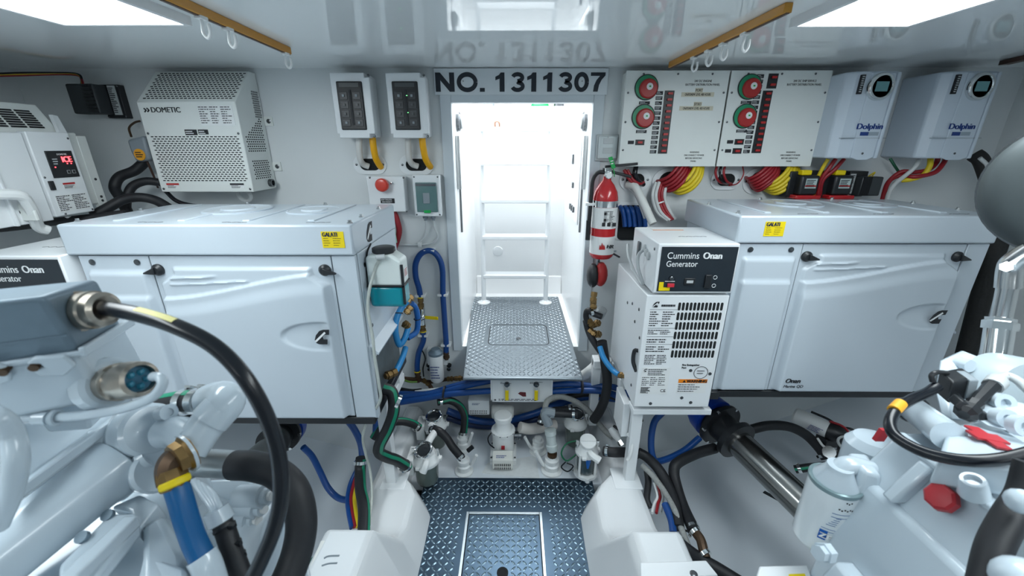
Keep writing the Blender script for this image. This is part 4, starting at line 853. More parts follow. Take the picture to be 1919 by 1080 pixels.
part('handle', G().hexa([(cx-.02, Yc-.01, vz+.016), (cx+.10, Yc-.008, vz-.012), (cx+.10, Yc+.008, vz-.012), (cx-.02, Yc+.01, vz+.016), (cx-.02, Yc-.01, vz+.030), (cx+.10, Yc-.008, vz+.0), (cx+.10, Yc+.008, vz+.0), (cx-.02, Yc+.01, vz+.030)]), black, t, bev=.003)
part('lever', G().bar((cx-.012, Yc, vz+.034), (cx+.12, Yc, vz+.046), .014, .010), black, t, bev=.002)
hx = W(1110, 420, Y=Yc).x
part('discharge_hose', G().tube([(cx-.012, Yc, vz+.012), (cx-.04, Yc, vz+.010), (cx-.058, Yc, vz-.02), (cx-.062, Yc-.01, vz-.08), (cx-.064, Yc-.01, zB-.05), (cx-.066, Yc-.01, zC-.02)], .0085, 10), rubber, t)
part('nozzle', G().cyl((cx-.066, Yc-.01, zC+.03), (cx-.066, Yc-.01, zD-.02), .0105), black, t); part('hose_clip', G().box(cx-.085, cx-.04, Yc-.02, Yc+.004, zA-.022, zA-.010), pvc, t, bev=.002)
part('bracket', G().box(cx-.03, cx+.03, Yc+.04, YB, zB-.1, zB+.02), redp, t)
g = W(1147, 305, Y=Yc-.03); tgp = part('seal_tag', G().obox(g, (.008, 0, .002), (0, .001, 0), (-.009, 0, .022)), greenm, t, bev=.001); printlines('fine_print', g+V((-.008, -.0015, .010)), (1, 0, .25), (-.25, 0, 1), .012, .02, 2, iwhite, tgp); part('tag_tie', G().tube([g+V((.006, 0, -.022)), g+V((.012, 0, -.04)), g+V((.016, .01, -.055))], .0018, 6), greenm, t)
# ear defenders
c = W(1119, 514, Y=1.70)
t = thing('ear_defenders', 'red and black ear defenders hanging below the extinguisher', 'ear defenders', c-V((0, 0, .05)))
part('ear_cup', G().ball(c+V((.016, 0, 0)), .05, 16, (.6, .8, 1.12)), redp, t); part('cushion', G().ball(c+V((-.018, 0, -.006)), .046, 16, (.62, .9, 1.2)), black, t)
part('headband', G().tube([c+V((.02, .01, .03)), c+V((.005, .01, .06)), c+V((.02, .02, .085)), c+V((.06, .02, .09)), c+V((.1, .03, .07))], .0045, 8), dsteel, t); part('headband', G().tube([c+V((-.005, 0, .035)), c+V((0, .0, .07)), c+V((.03, .01, .098)), c+V((.08, .02, .1))], .004, 8), grey, t)
# oval plates
OG = 'oval cable plates right of the doorway'
oval_plate(1161, 1220, 316, 358, 'oval cable plate behind the extinguisher handle', group=OG, hole=.55)
oval_plate(1222, 1302, 316, 366, 'large oval cable plate with yellow and red cables', group=OG, hole=.78)
oval_plate(1332, 1390, 318, 356, 'small oval cable plate with thin red wires', group=OG, hole=.6)
oval_plate(1392, 1462, 316, 364, 'oval cable plate with coiled yellow cables beside the isolators', group=OG, hole=.78)
# bundles
def bundle(label, mats, path, n, r, spread, cat='cable bundle', grp=None, ties=(), seed=1):
    P = [W(*q[:2], Y=q[2]) for q in path]; t = thing('cable_bundle', label, cat, P[-1], grp); rnd = random.Random(seed)
    for i in range(n):
        o = V(((i-(n-1)/2)*spread[0], -abs(rnd.random())*spread[1], (i-(n-1)/2)*spread[2])); nm = ['cable'][0]
        part(nm, G().tube([p+o*(1-.35*(k == len(P)-1)) for k, p in enumerate(P)], r, 8), mats[i % len(mats)], t, sm=60)
    for k in ties:
        p = P[k]; d = (P[min(k+1, len(P)-1)]-P[max(k-1, 0)]).normalized(); part('cable_tie', G().lathe(p-d*.003, d, [(0, r*2.6), (.006, r*2.6)], 12), pvc, t)
    return t
ycab = mat('yellow_battery_cable', (.72, .55, .02), .4); CB = 'cable bundles below the panels'
bundle('red cables curving into the large oval plate', [redc], [(1285, 306, 1.76), (1278, 322, 1.74), (1262, 340, 1.74), (1246, 348, 1.77), (1236, 346, 1.798)], 5, .0075, (.010, .012, -.011), grp=CB)
bundle('yellow cables curving into the large oval plate', [ycab], [(1310, 306, 1.76), (1306, 326, 1.735), (1290, 346, 1.735), (1268, 355, 1.76), (1256, 352, 1.796)], 4, .008, (.011, .012, -.011), grp=CB)
bundle('white and red cables hanging to the right generator', [mat('pale_cable', (.6, .62, .62), .4), mat('pale_cable', (.6, .62, .62), .4), redc, redc], [(1240, 340, 1.78), (1234, 362, 1.765), (1236, 380, 1.76), (1244, 398, 1.75), (1258, 412, 1.74)], 5, .0075, (.0125, .008, 0.002), grp=CB, ties=(2,))
bundle('thick red cables curving into the plate beside the isolators', [redc], [(1452, 306, 1.76), (1446, 322, 1.74), (1428, 338, 1.74), (1412, 346, 1.76), (1402, 340, 1.797)], 6, .0072, (.009, .012, -.010), grp=CB, seed=3)
bundle('yellow cables curving into the plate beside the isolators', [ycab], [(1488, 306, 1.76), (1484, 326, 1.735), (1464, 346, 1.735), (1444, 354, 1.75), (1424, 348, 1.796)], 5, .0076, (.011, .012, -.010), grp=CB, seed=4)
bundle('thin red and black wires in the small oval plate', [redc, cablek, redc], [(1352, 306, 1.76), (1348, 324, 1.75), (1354, 340, 1.76), (1366, 345, 1.795)], 3, .005, (.016, .006, 0), grp=CB)
hose('wire', [(1392, 312, 1.77), (1393, 328, 1.76), (1382, 344, 1.765), (1366, 348, 1.79)], .0025, redc, 'thin red wire looping beside the small oval plate', 'wire')
bundle('red wires with ring terminals behind the extinguisher', [redc, redc], [(1172, 318, 1.775), (1182, 336, 1.765), (1194, 344, 1.77), (1204, 342, 1.795)], 2, .007, (.012, .006, 0), grp=CB)
hose('cable', [(1192, 312, 1.77), (1190, 326, 1.76), (1196, 340, 1.77), (1206, 346, 1.795)], .010, cablek, 'short black cable behind the extinguisher handle', 'cable')
hose('hose', [(1176, 346, 1.79), (1190, 350, 1.76), (1202, 372, 1.73), (1214, 398, 1.70), (1224, 420, 1.67)], .0165, mat('white_conduit', (.68, .7, .68), .4), 'thick white conduit slanting down behind the control box')
hose('wire', [(1174, 350, 1.785), (1188, 362, 1.765), (1198, 382, 1.75), (1208, 410, 1.72)], .0045, lgrey, 'thin grey wire beside the thick white conduit', 'wire')
a = W(1162, 385, Y=YB-.01); b = W(1212, 430, Y=YB-.01); t = thing('hose_port', 'rounded bulkhead opening holding blue hoses beside the extinguisher', 'opening', ((a.x+b.x)/2, YB, b.z))
part('bezel', G().prism(XZ(rrect(a.x-.012, b.x+.012, b.z-.05, a.z+.012, .02), YB-.005), (0, .005, 0)), white, t); part('opening', G().prism(XZ(rrect(a.x, b.x, b.z-.05, a.z, .02), YB-.007), (0, .003, 0)), dark, t)
for k in range(5):
    u = 1166+k*9.5; hose('hose', [(u-4, 388+k*.3, 1.795), (u, 394, 1.775), (u+3, 406, 1.77), (u+5, 425, 1.765)], .0105, blue, ['leftmost', 'second from the left', 'middle', 'second from the right', 'rightmost'][k]+' blue hose in the rounded opening', group='blue hoses in the opening')
# battery isolators
def isolator(u0, label):
    Yf = 1.70; x0, x1 = span((u0, u0+46), 370, Yf); z0 = W(u0, 371, Y=Yf).z; z1 = W(u0, 320, Y=Yf).z
    t = thing('solenoid_switch', label, 'solenoid switch', ((x0+x1)/2, YB, z0), 'remote battery switches')
    part('base', G().box(x0, x1-.02, Yf+.02, YB, z0, z1-.004), black, t, bev=.004)
    part('body', G().box(x0+.026, x1, Yf-.016, Yf+.03, z0+.012, z1-.018), black, t, bev=.008); part('knob', G().box(x0+.03, x0+.07, Yf-.005, Yf+.03, z1-.018, z1+.002), ylabel, t, bev=.004)
    s = part('data_label', G().box(x0+.045, x1-.012, Yf-.0172, Yf-.016, z0+.04, z1-.03), mat('label_blue_grey', (.45, .55, .55), .4), t); printlines('fine_print', (x0+.048, Yf-.0174, z1-.034), (1, 0, 0), (0, 0, 1), x1-x0-.064, z1-z0-.078, 5, ink, s, th=.5); part('label_stripe', G().box(x0+.045, x1-.012, Yf-.0176, Yf-.017, z0+.046, z0+.052), redp, s)
    part('terminal_cover', G().box(x0+.016, x1+.018, Yf-.02, Yf+.05, z0-.004, z0+.012), red, t, bev=.004)
isolator(1478, 'black remote battery switch with yellow knob nearer the panels'); isolator(1540, 'black remote battery switch with yellow knob nearer the charger module')
Yf = 1.71; x0, x1 = span((1592, 1640), 370, Yf); z0 = W(1600, 370, Y=Yf).z; z1 = W(1600, 322, Y=Yf).z
t = thing('control_module', 'black finned control module right of the battery switches', 'control module', ((x0+x1)/2, YB, z0))
part('back_plate', G().box(x0, x1-.03, Yf+.03, YB, z0, z1), black, t, bev=.002); part('body', G().box(x0+.03, x1+.01, Yf-.005, Yf+.04, z0+.006, z1-.02), mat('module_dark', (.03, .036, .04), .45), t, bev=.005)
for k in range(7): x = x0+.034+k*.005; part('fin', G().box(x, x+.0022, Yf-.010, Yf, z0+.01, z1-.02), black, t)
s = part('data_label', G().box(x0+.004, x0+.026, Yf+.0285, Yf+.0302, z0+.012, z1-.01), lgrey, t); printlines('fine_print', (x0+.006, Yf+.028, z1-.014), (1, 0, 0), (0, 0, 1), .018, z1-z0-.03, 10, ink, s)
part('lead', G().tube([(x0+.07, Yf+.02, z1-.02), (x0+.075, Yf+.0, z1-.002), (x0+.085, Yf+.02, z1-.02)], .0025, 6), ycab, t)
# charger cables
CC = 'charger cables'
for k, (mm, nm, du, dy) in enumerate(((redc, 'dark red charger cable on top of the bundle', 0, 0), (redc, 'dark red charger cable looping lowest', 14, .02))):
    hose('cable', [(1758+du, 296, 1.70), (1754+du, 306, 1.70-dy), (1740+du*.8, 318+du*.4, 1.69-dy), (1715, 323+du*.6, 1.70-dy), (1690, 322+du*.5, 1.72), (1668, 338, 1.74), (1658, 358, 1.75), (1652+du*.3, 382, 1.75)], .0085, mm, nm, 'cable', CC)
hose('cable', [(1744, 296, 1.69), (1742, 312, 1.68), (1730, 328, 1.68), (1708, 336, 1.69), (1690, 338, 1.71)], .0095, ycab, 'yellow charger cable under the far right charger', 'cable', CC)
hose('cable', [(1724, 296, 1.70), (1716, 312, 1.68), (1698, 328, 1.69), (1678, 344, 1.71), (1666, 362, 1.72), (1660, 384, 1.73)], .008, mat('pale_cable', (.6, .62, .62), .4), 'pale grey charger cable under the far right charger', 'cable', CC)
hose('cable', [(1668, 297, 1.74), (1676, 310, 1.73), (1684, 322, 1.74)], .005, mat('green_cable', (.01, .1, .05), .4), 'thin green charger cable', 'cable', CC)
hose('cable', [(1552, 298, 1.70), (1540, 318, 1.71), (1530, 340, 1.72), (1526, 366, 1.73)], .007, ycab, 'yellow cable between the two battery switches', 'cable', CC)
for k in range(2): hose('cable', [(1566+k*16, 298, 1.70), (1552+k*12, 318, 1.70), (1538+k*4, 338, 1.71), (1532+k*4, 366, 1.72)], .0075, redc, ['red cable nearer the yellow one between the battery switches', 'red cable nearer the charger between the battery switches'][k], 'cable', CC)
# black harness, far right
hose('cable_harness', [(1826, 290, 1.70), (1838, 300, 1.68), (1848, 325, 1.66), (1858, 360, 1.62), (1880, 400, 1.56)], .026, mat('harness_sleeve', (.015, .015, .015), .8, nz=.5, scale=120, bump=.5), 'thick black taped cable harness at the far right', 'cable harness')
hose('cable', [(1836, 296, 1.66), (1850, 312, 1.65), (1846, 338, 1.63), (1862, 352, 1.60)], .007, mat('pale_cable', (.6, .62, .62), .4), 'pale cable wound round the black harness', 'cable')

hose('cable_harness', [(1892, 405, 1.56), (1872, 450, 1.52), (1856, 500, 1.48), (1838, 560, 1.44), (1822, 620, 1.42), (1806, 680, 1.40)], .03, mat('harness_sleeve', (.015, .015, .015), .8), 'black run added to darken the gap behind the right end of the right generator', 'cable harness')  # added black shape that paints the dark gap between generator and hull
# ================================================================ bilge and bulkhead plumbing
def WP(L): return [W(*q[:2], Y=q[2]) for q in L]
def stripe(parent, P, r, m, off, w=.35, name='stripe', sub=7):
    """a flat coloured stripe laid along a hose, on the side given by off"""
    p = spl(P, sub); g = G(); vs = []; o = V(off).normalized()
    for i, q in enumerate(p):
        T = (p[min(i+1, len(p)-1)]-p[max(i-1, 0)]).normalized(); n = (o-T*o.dot(T)).normalized(); b = T.cross(n)
        for k in (-1, -.33, .33, 1): a = k*w; vs.append(q+(n*math.cos(a)+b*math.sin(a))*r*1.03)
    g.add(vs, [(i*4+j, i*4+j+1, i*4+j+5, i*4+j+4) for i in range(len(p)-1) for j in range(3)]); return part(name, g, m, parent, sm=60)
def fitting(parent, a, b, r, m=brass, name='fitting', n=6):
    a = V(a); b = V(b); L = (b-a).length; return part(name, G().lathe(a, b-a, [(0, r), (L*.4, r), (L*.4, r*.8), (L*.55, r*.8), (L*.55, r*1.1), (L*.85, r*1.1), (L*.85, r*.75), (L, r*.75)], n), m, parent, sm=25)
CAMD = V((0, -.75, .65))
# ---- blue anti-siphon loop with valve
t = thing('vented_loop', 'tall blue hose loop with yellow-handled ball valve left of the doorway', 'hose loop', W(810, 700, Y=1.77))
Yh = 1.765
part('loop_hose', G().tube(WP([(788, 557, Yh), (785, 540, Yh), (779, 518, Yh), (779, 494, Yh), (789, 476, Yh), (805, 470, Yh), (820, 480, Yh), (829, 504, Yh), (830, 550, Yh), (833, 598, Yh), (836, 640, Yh), (836, 660, Yh)]), .0135), blue, t, sm=60)
part('loop_hose', G().tube(WP([(793, 622, Yh), (793, 640, Yh), (785, 660, Yh), (782, 680, Yh), (782, 697, Yh)]), .0135), blue, t, sm=60)
fitting(t, W(788, 556, Y=Yh), W(789, 580, Y=Yh), .0135, brass); part('valve_body', G().cyl(W(790, 578, Y=Yh), W(791, 608, Y=Yh), .016).ball(W(791, 594, Y=Yh), .021), chrome, t); fitting(t, W(792, 606, Y=Yh), W(793, 625, Y=Yh), .0135, brass)
a = W(796, 595, Y=Yh-.03); b = W(821, 597, Y=Yh-.04); part('valve_handle', G().bar(a, b, .006, .016), ylabel, t, bev=.002)
for u, v in ((788, 557), (793, 621), (782, 696)): part('hose_collar', G().ring(W(u, v, Y=Yh), (0, 0, 1), .0135, .003, 16, 6), ylabel, t)
for u, v in ((788, 554), (830, 552), (793, 628), (836, 646), (805, 470)):
    c = W(u, v, Y=Yh+.004); part('wall_clip', G().box(c.x-.024, c.x+.024, c.y-.016, YB, c.z-.006, c.z+.006), pvc, t, bev=.002)
fitting(t, W(836, 658, Y=Yh), W(837, 674, Y=Yh), .014, copper); fitting(t, W(782, 694, Y=Yh), W(784, 716, Y=Yh), .015, copper)
# ---- spin-on filter
c0 = W(820, 712, Y=1.74); c1 = W(819, 662, Y=1.74); Hh = c1.z-c0.z; r = px(14, 1.85)
t = thing('fuel_filter', 'white spin-on filter canister on the bulkhead below the blue loop', 'filter', c0)
fl = part('canister', G().lathe((c0.x, 1.74, c0.z), (0, 0, 1), [(0, r*.9), (.006, r), (Hh-.014, r), (Hh-.004, r*.95)], 28), paper, t); printlines('fine_print', (c0.x-r*.7, 1.74-r*1.02, c0.z+Hh*.66), (1, 0, 0), (0, 0, 1), r*1.4, Hh*.5, 5, iblue, fl, th=.35)
part('filter_head', G().lathe((c0.x, 1.74, c1.z-.006), (0, 0, 1), [(0, r*1.02), (.012, r*1.02), (.02, r*.7), (.03, r*.6)], 20), greyb, t); part('bracket', G().box(c0.x-.05, c0.x+.05, 1.765, YB, c0.z+Hh*.45, c1.z+.006), pvc, t, bev=.003)
for s in (-1, 1): screw(t, (c0.x+s*.05, 1.79, c0.z+.03), r=.010); part('bulkhead_bolt', G().lathe((c0.x+s*.052, YB, c0.z+.05), (0, -1, 0), [(0, .012), (.008, .012), (.009, .006)], 12), ink, t)
part('drain_bowl', G().lathe((c0.x, 1.74, c0.z), (0, 0, -1), [(0, r*.7), (.012, r*.66), (.02, r*.3)], 16), lgrey, t)
t = thing('copper_manifold', 'brown bronze pipe run along the bulkhead foot', 'pipe', W(810, 715, Y=1.76))
part('pipe', G().tube(WP([(752, 709, 1.77), (785, 712, 1.765), (805, 716, 1.76), (838, 711, 1.76), (868, 709, 1.76)]), .010), copper, t)
for a, b in (((838, 711), (850, 710)), ((852, 710), (866, 709)), ((792, 712), (806, 722))): fitting(t, W(*a, Y=1.755), W(*b, Y=1.755), .013, brass)
part('tee', G().tube(WP([(800, 714, 1.76), (806, 724, 1.75), (812, 734, 1.74)]), .011), copper, t)
hose('ground_wire', [(745, 708, 1.70), (755, 712, 1.72), (768, 716, 1.74), (782, 716, 1.75)], .005, mat('green_yellow_wire', (.12, .25, .03), .4), 'green and yellow ground wire by the bronze pipe', 'wire')
hose('wire', [(790, 655, 1.78), (797, 672, 1.785), (793, 690, 1.785), (794, 706, 1.78)], .003, cablek, 'thin black wire left of the white filter', 'wire')
# ---- hoses on the end of the left generator
t = thing('coolant_hoses', 'light blue looped hose with brass ends on the left generator end', 'hose', W(750, 660, Y=1.3))
Yl = 1.33
part('loop_hose', G().tube(WP([(763, 565, 1.40), (752, 578, 1.38), (743, 598, 1.35), (741, 622, 1.33), (748, 646, 1.34), (758, 635, 1.36), (765, 614, 1.39)]), .0115), lblue, t, sm=60)
part('loop_hose', G().tube(WP([(771, 569, 1.44), (779, 578, 1.46), (783, 600, 1.47), (780, 622, 1.46), (764, 634, 1.42)]), .0115), mat('mid_blue_hose', (.01, .12, .42), .36), t, sm=60)
part('loop_hose', G().tube(WP([(760, 652, 1.42), (755, 668, 1.38), (748, 684, 1.34), (740, 699, 1.30)]), .0115), lblue, t, sm=60)
for a, b in (((762, 566, 1.41), (772, 555, 1.43)), ((770, 575, 1.44), (760, 588, 1.42)), ((765, 612, 1.39), (757, 606, 1.38)), ((742, 697, 1.3), (722, 706, 1.26))): fitting(t, W(*a[:2], Y=a[2]), W(*b[:2], Y=b[2]), .015, brass)
part('cable_tie', G().ring(W(748, 587, Y=1.365), (0, .5, 1), .013, .002, 14, 5), ink, t); part('cable_tie', G().ring(W(782, 598, Y=1.47), (0, 0, 1), .013, .002, 14, 5), ink, t)
# ---- raw water strainers
def strainer(cb, zb, h, r, label, capdir, clearlid, inner=None):
    """cb = x, y of the bowl; bowl from zb up by h"""
    x, y = cb; t = thing('sea_strainer', label, 'strainer', (x, y, zb), 'raw water sea strainers')
    part('bowl', G().lathe((x, y, zb), (0, 0, 1), [(0, r*.75), (.008, r*.9), (.02, r*.94), (h, r)], 32), strb if not inner else mat('clear_bowl', (.05, .075, .085), .08, coat=.6), t)
    if not inner: part('basket', G().lathe((x, y, zb+.004), (0, 0, 1), [(0, r*.6), (h-.01, r*.8)], 24), mat('basket_mesh', (.28, .31, .28), .5), t)
    else:
        part('basket', G().lathe((x-.0, y-r*.62, zb+h*.45), (0, 0, 1), [(0, r*.35), (h*.45, r*.42)], 16), mat('basket_blue', (.01, .12, .45), .3), t)
        for k in range(4):
            a = math.pi*(k/2+.25); p = V((x+r*1.1*math.cos(a), y+r*1.1*math.sin(a), zb)); part('tie_rod', G().cyl(p+V((0, 0, -.006)), p+V((0, 0, h+.01)), .0055, n=10), pvc, t)
        part('base_ring', G().lathe((x, y, zb-.012), (0, 0, 1), [(0, r*1.0), (0, r*1.2), (.014, r*1.2), (.014, r*.9)], 24), pvc, t); part('drain_plug', G().cyl((x, y-r*1.15, zb-.016), (x, y-r*1.15, zb+.004), .010, n=8), pvc, t)
    part('head', G().lathe((x, y, zb+h-.004), (0, 0, 1), [(0, r*1.14), (.010, r*1.16), (.016, r*1.1), (.03, r*.86), (.05, r*.72)], 32), pvc, t)
    d = V(capdir).normalized(); c = V((x, y, zb+h+.036))
    part('neck', G().lathe(c-d*.02, d, [(0, r*.8), (.04, r*.74)], 28), pvc, t)
    if clearlid:
        part('lid_ring', G().ring(c+d*.024, d, r*.68, .006, 28, 8), chrome, t); part('lid', G().lathe(c+d*.016, d, [(0, r*.64), (.006, r*.62), (.008, r*.3)], 28), mat('dark_lid', (.03, .035, .04), .1, coat=.6), t)
    else:
        part('lid', G().lathe(c+d*.018, d, [(0, r*.8), (.012, r*.8), (.014, r*.74)], 28), pvc, t); part('lid_bar', G().obox(c+d*.034, V((r*.74, 0, 0)), d.cross(V((1, 0, 0)))*.004, d*.003), pvc, t)
    for s in (-1, 1):
        p = c+V((s*r*1.0, 0, .006)); part('wing_nut', G().box(p.x-.006, p.x+.006, p.y-.003, p.y+.003, p.z-.004, p.z+.016).cyl(p-V((0, 0, .02)), p+V((0, 0, .008)), .004, n=8), chrome, t)
    for k in range(3):
        a = 2.2+k*2.1; p = V((x+r*1.12*math.cos(a), y+r*1.12*math.sin(a), zb+h)); part('lug', G().box(p.x-.010, p.x+.010, p.y-.010, p.y+.010, p.z-.004, p.z+.010), pvc, t, bev=.003)
    return t, V((x, y, zb+h+.02))
b1 = W(800, 885, Y=1.38); s1, t1 = strainer((b1.x, 1.385), .002, .115, .052, 'grey-bowled sea strainer at the corner of the left engine bed', (-.25, -.35, 1), True)
b2 = W(817, 815, Y=1.60); s2, t2 = strainer((b2.x, 1.60), .01, .115, .05, 'grey-bowled sea strainer behind the front left one', (-.1, -.3, 1), True)
b3 = W(1098, 870, Y=1.42); s3, t3 = strainer((b3.x, 1.42), .03, .105, .044, 'clear sea strainer with blue basket by the right engine bed', (.0, -.35, 1), False, inner=True)
b4 = W(1078, 800, Y=1.62); s4, t4 = strainer((b4.x, 1.62), .01, .115, .05, 'dark-bowled sea strainer behind the one with the blue basket', (.1, -.3, 1), True)
for s, c in ((s1, t1), (s3, t3)):
    e = c+V((.012, -.05, .004)); part('outlet_elbow', G().tube([c, e, e+V((-.012 if s is s1 else .03, -.02, -.028 if s is s1 else -.012))], .016), pvc, s)
part('outlet_elbow', G().tube([t1+V((.0, .03, .03)), t1+V((.01, .07, .035)), t1+V((.02, .13, .03)), t2+V((-.01, -.05, .02))], .016), pvc, s1)
part('mount_bracket', G().box(b1.x-.075, b1.x-.045, 1.34, 1.43, .07, .15), pvc, s1, bev=.003); part('mount_bracket', G().box(b2.x-.085, b2.x-.045, 1.56, 1.64, .07, .15), pvc, s2, bev=.003)
# ---- seacocks with white lever handles
def seacock(u, v, Y, label, hd, s=1.0):
    c = W(u, v, Y=Y); z0 = -.012
    t = thing('seacock', label, 'valve', (c.x, Y, z0), 'white seacock valves'); zt = c.z+.03
    part('flange', G().lathe((c.x, Y, z0), (0, 0, 1), [(0, .042*s), (.010, .042*s), (.014, .03*s)], 24), pvc, t)
    part('valve_body', G().lathe((c.x, Y, z0+.01), (0, 0, 1), [(0, .026*s), (.012, .03*s), (.03, .03*s), (.036, .024*s), (.045, .024*s), (.047, .028*s), (.06, .028*s), (.062, .02*s), (.075, .018*s)], 16), pvc, t)
    a = V((c.x, Y, z0+.034))+V((hd[0]*.3, hd[1]*.3, 0)); part('stem', G().cyl((c.x, Y, z0+.034), a, .012*s), pvc, t)
    b = V((c.x, Y, z0+.034))+V(hd); part('lever', G().tube([a, a+V((hd[0]*.25, hd[1]*.25, .004)), b], .0075*s, 8, 4), pvc, t); return V((c.x, Y, z0+.08))
k1 = seacock(868, 835, 1.60, 'white seacock with lever behind, left of the pump', (.05, -.02, .075))
k2 = seacock(870, 882, 1.45, 'white seacock with lever in front, left of the pump', (.06, -.01, .07))
k3 = seacock(1008, 840, 1.58, 'white seacock with lever behind, right of the pump', (-.065, -.02, .07))
k4 = seacock(1034, 872, 1.46, 'white seacock with lever in front, right of the pump', (-.075, .0, .075), 1.15)
# ---- reinforced hoses
BG = 'black reinforced hoses'
def rhose(L, r, label, st=None, clamps=(0, -1), grp=BG):
    P = [q if isinstance(q, V) else W(*q[:2], Y=q[2]) for q in L]; t = thing('reinforced_hose', label, 'hose', P[-1], grp)
    part('hose_body', G().tube(P, r, 14, 8), rubber, t, sm=60)
    if st: stripe(t, P, r, green, st, .3, 'green_stripe', 8)
    for k in clamps:
        i = k if k >= 0 else len(P)+k; d = (P[i]-P[i-1]) if k < 0 else (P[1]-P[0]); s = -1 if k < 0 else 1; clamp(t, P[i]+d.normalized()*s*.016, d, r)
    return t
rhose([(718, 728, 1.22), (733, 734, 1.22), (738, 752, 1.21), (737, 775, 1.20), (727, 804, 1.19), (712, 833, 1.19), (711, 848, 1.20), (726, 857, 1.23), (744, 863, 1.27), (764, 875, 1.31)], .021, 'black hose with green stripe zigzagging down to the front left strainer', (.6, -.5, .6), (2, -1))
rhose([(700, 822, 1.45), (712, 803, 1.47), (730, 793, 1.48), (752, 790, 1.50), (772, 794, 1.52), (786, 802, 1.53)], .018, 'black hose with green stripe entering between the left strainers', (0, -.2, 1), (-1,))
rhose([(820, 754, 1.64), (842, 751, 1.66), (860, 760, 1.66), (870, 778, 1.64), (870, 800, 1.62), k1-V((0, 0, .01))], .018, 'black hose with green stripe arching to the rear left seacock', (.8, -.4, .3))
rhose([(808, 806, 1.52), (822, 808, 1.50), (836, 820, 1.49), (848, 838, 1.47), (858, 850, 1.46), k2-V((.004, 0, .01))], .018, 'black hose slanting down to the front left seacock', None)
rhose([(1012, 796, 1.57), (1018, 778, 1.59), (1035, 770, 1.61), (1055, 768, 1.63), (1072, 766, 1.64)], .016, 'black hose rising from the rear right seacock', None)
rhose([(1026, 776, 1.50), (1040, 775, 1.50), (1060, 776, 1.50), (1082, 777, 1.49)], .017, 'short black hose with steel clamps beside the grey elbow', None)
rhose([(1132, 846, 1.38), (1150, 848, 1.36), (1172, 848, 1.36), (1195, 851, 1.36)], .0205, 'black hose from the blue-basket strainer to the post', None, (0,))
t = thing('check_valve', 'pale grey check valve standing on the front right seacock', 'valve', k4)
e = W(1026, 776, Y=1.5)
part('neck', G().lathe(k4-V((0, 0, .015)), (0, 0, 1), [(0, .016), (.02, .016), (.02, .022), (.035, .022), (.035, .016), (.05, .016)], 12), copper, t)
part('body', G().lathe(k4+V((0, 0, .034)), e-k4, [(0, .022), (.012, .026), (.03, .026), (.034, .022), (.075, .022), (.08, .026), (.1, .026)], 24), mat('pale_valve', (.52, .58, .58), .35), t); part('elbow', G().tube([k4+(e-k4)*.75, e+V((-.012, 0, .008)), e+V((.03, 0, .004))], .021), grey, t)
hose('hose', [(1020, 772, 1.52), (1026, 752, 1.56), (1044, 744, 1.60), (1068, 748, 1.62), (1090, 760, 1.62), (1112, 780, 1.60), (1132, 806, 1.56), (1148, 820, 1.52)], .013, mat('braided_hose', (.30, .31, .30), .6, nz=.35, scale=150), 'grey braided hose arching over the right strainers')
t = thing('drain_valve', 'white inline drain valve with black lever beside the right post', 'valve', W(1160, 825, Y=1.5))
a = W(1144, 802, Y=1.51); b = W(1160, 826, Y=1.47); part('body', G().lathe(a, b-a, [(0, .013), (.012, .017), (.04, .017), (.05, .013), ((b-a).length, .013)], 16), pvc, t); part('lever', G().bar(a+V((.012, 0, .012)), a+V((.035, -.02, .004)), .010), black, t, bev=.002); part('end_nut', G().cyl(b, b+(b-a)*.35, .014, n=6), chrome, t)
# black hoses by the right door post
rhose([(1128, 640, 1.56), (1134, 680, 1.55), (1138, 715, 1.54), (1134, 745, 1.54), (1124, 770, 1.55), (1112, 788, 1.56)], .021, 'thick black hose dropping beside the right alternator box', None, ())
t = thing('coolant_hoses', 'light blue hose with brass ends beside the right alternator box', 'hose', W(1150, 700, Y=1.4))
part('loop_hose', G().tube(WP([(1124, 650, 1.52), (1130, 668, 1.49), (1138, 682, 1.46), (1150, 696, 1.43), (1160, 703, 1.40)]), .0115), lblue, t, sm=60); fitting(t, W(1156, 702, Y=1.41), W(1182, 707, Y=1.38), .013, brass)
t = thing('brass_manifold', 'cluster of brass elbows below the ear defenders', 'fitting', W(1112, 610, Y=1.62))
for a, b in (((1114, 548), (1111, 568)), ((1112, 565), (1112, 580)), ((1103, 600), (1112, 612)), ((1110, 610), (1124, 604)), ((1104, 618), (1116, 628)), ((1112, 628), (1126, 626))): fitting(t, W(*a, Y=1.62), W(*b, Y=1.60), .015, brass)
part('hose_stub', G().tube(WP([(1128, 594, 1.58), (1112, 588, 1.60), (1102, 582, 1.61), (1098, 592, 1.62), (1102, 608, 1.62)]), .013), rubber, t, sm=60); clamp(t, W(1110, 587, Y=1.6), (1, 0, .2), .013); part('pressure_can', G().lathe(W(1126, 586, Y=1.66), (.3, -.3, 1), [(-.02, .022), (.02, .022), (.024, .012)], 16), lgrey, t)
hose('hose', [(1098, 600, 1.64), (1102, 618, 1.63), (1110, 636, 1.60), (1126, 660, 1.57)], .015, rubber, 'black hose from the brass elbows down to the thick hose')
hose('pipe', [(1082, 712, 1.70), (1100, 700, 1.68), (1118, 685, 1.66), (1130, 672, 1.64)], .026, pvc, 'thick white pipe slanting behind the step plate', 'pipe')
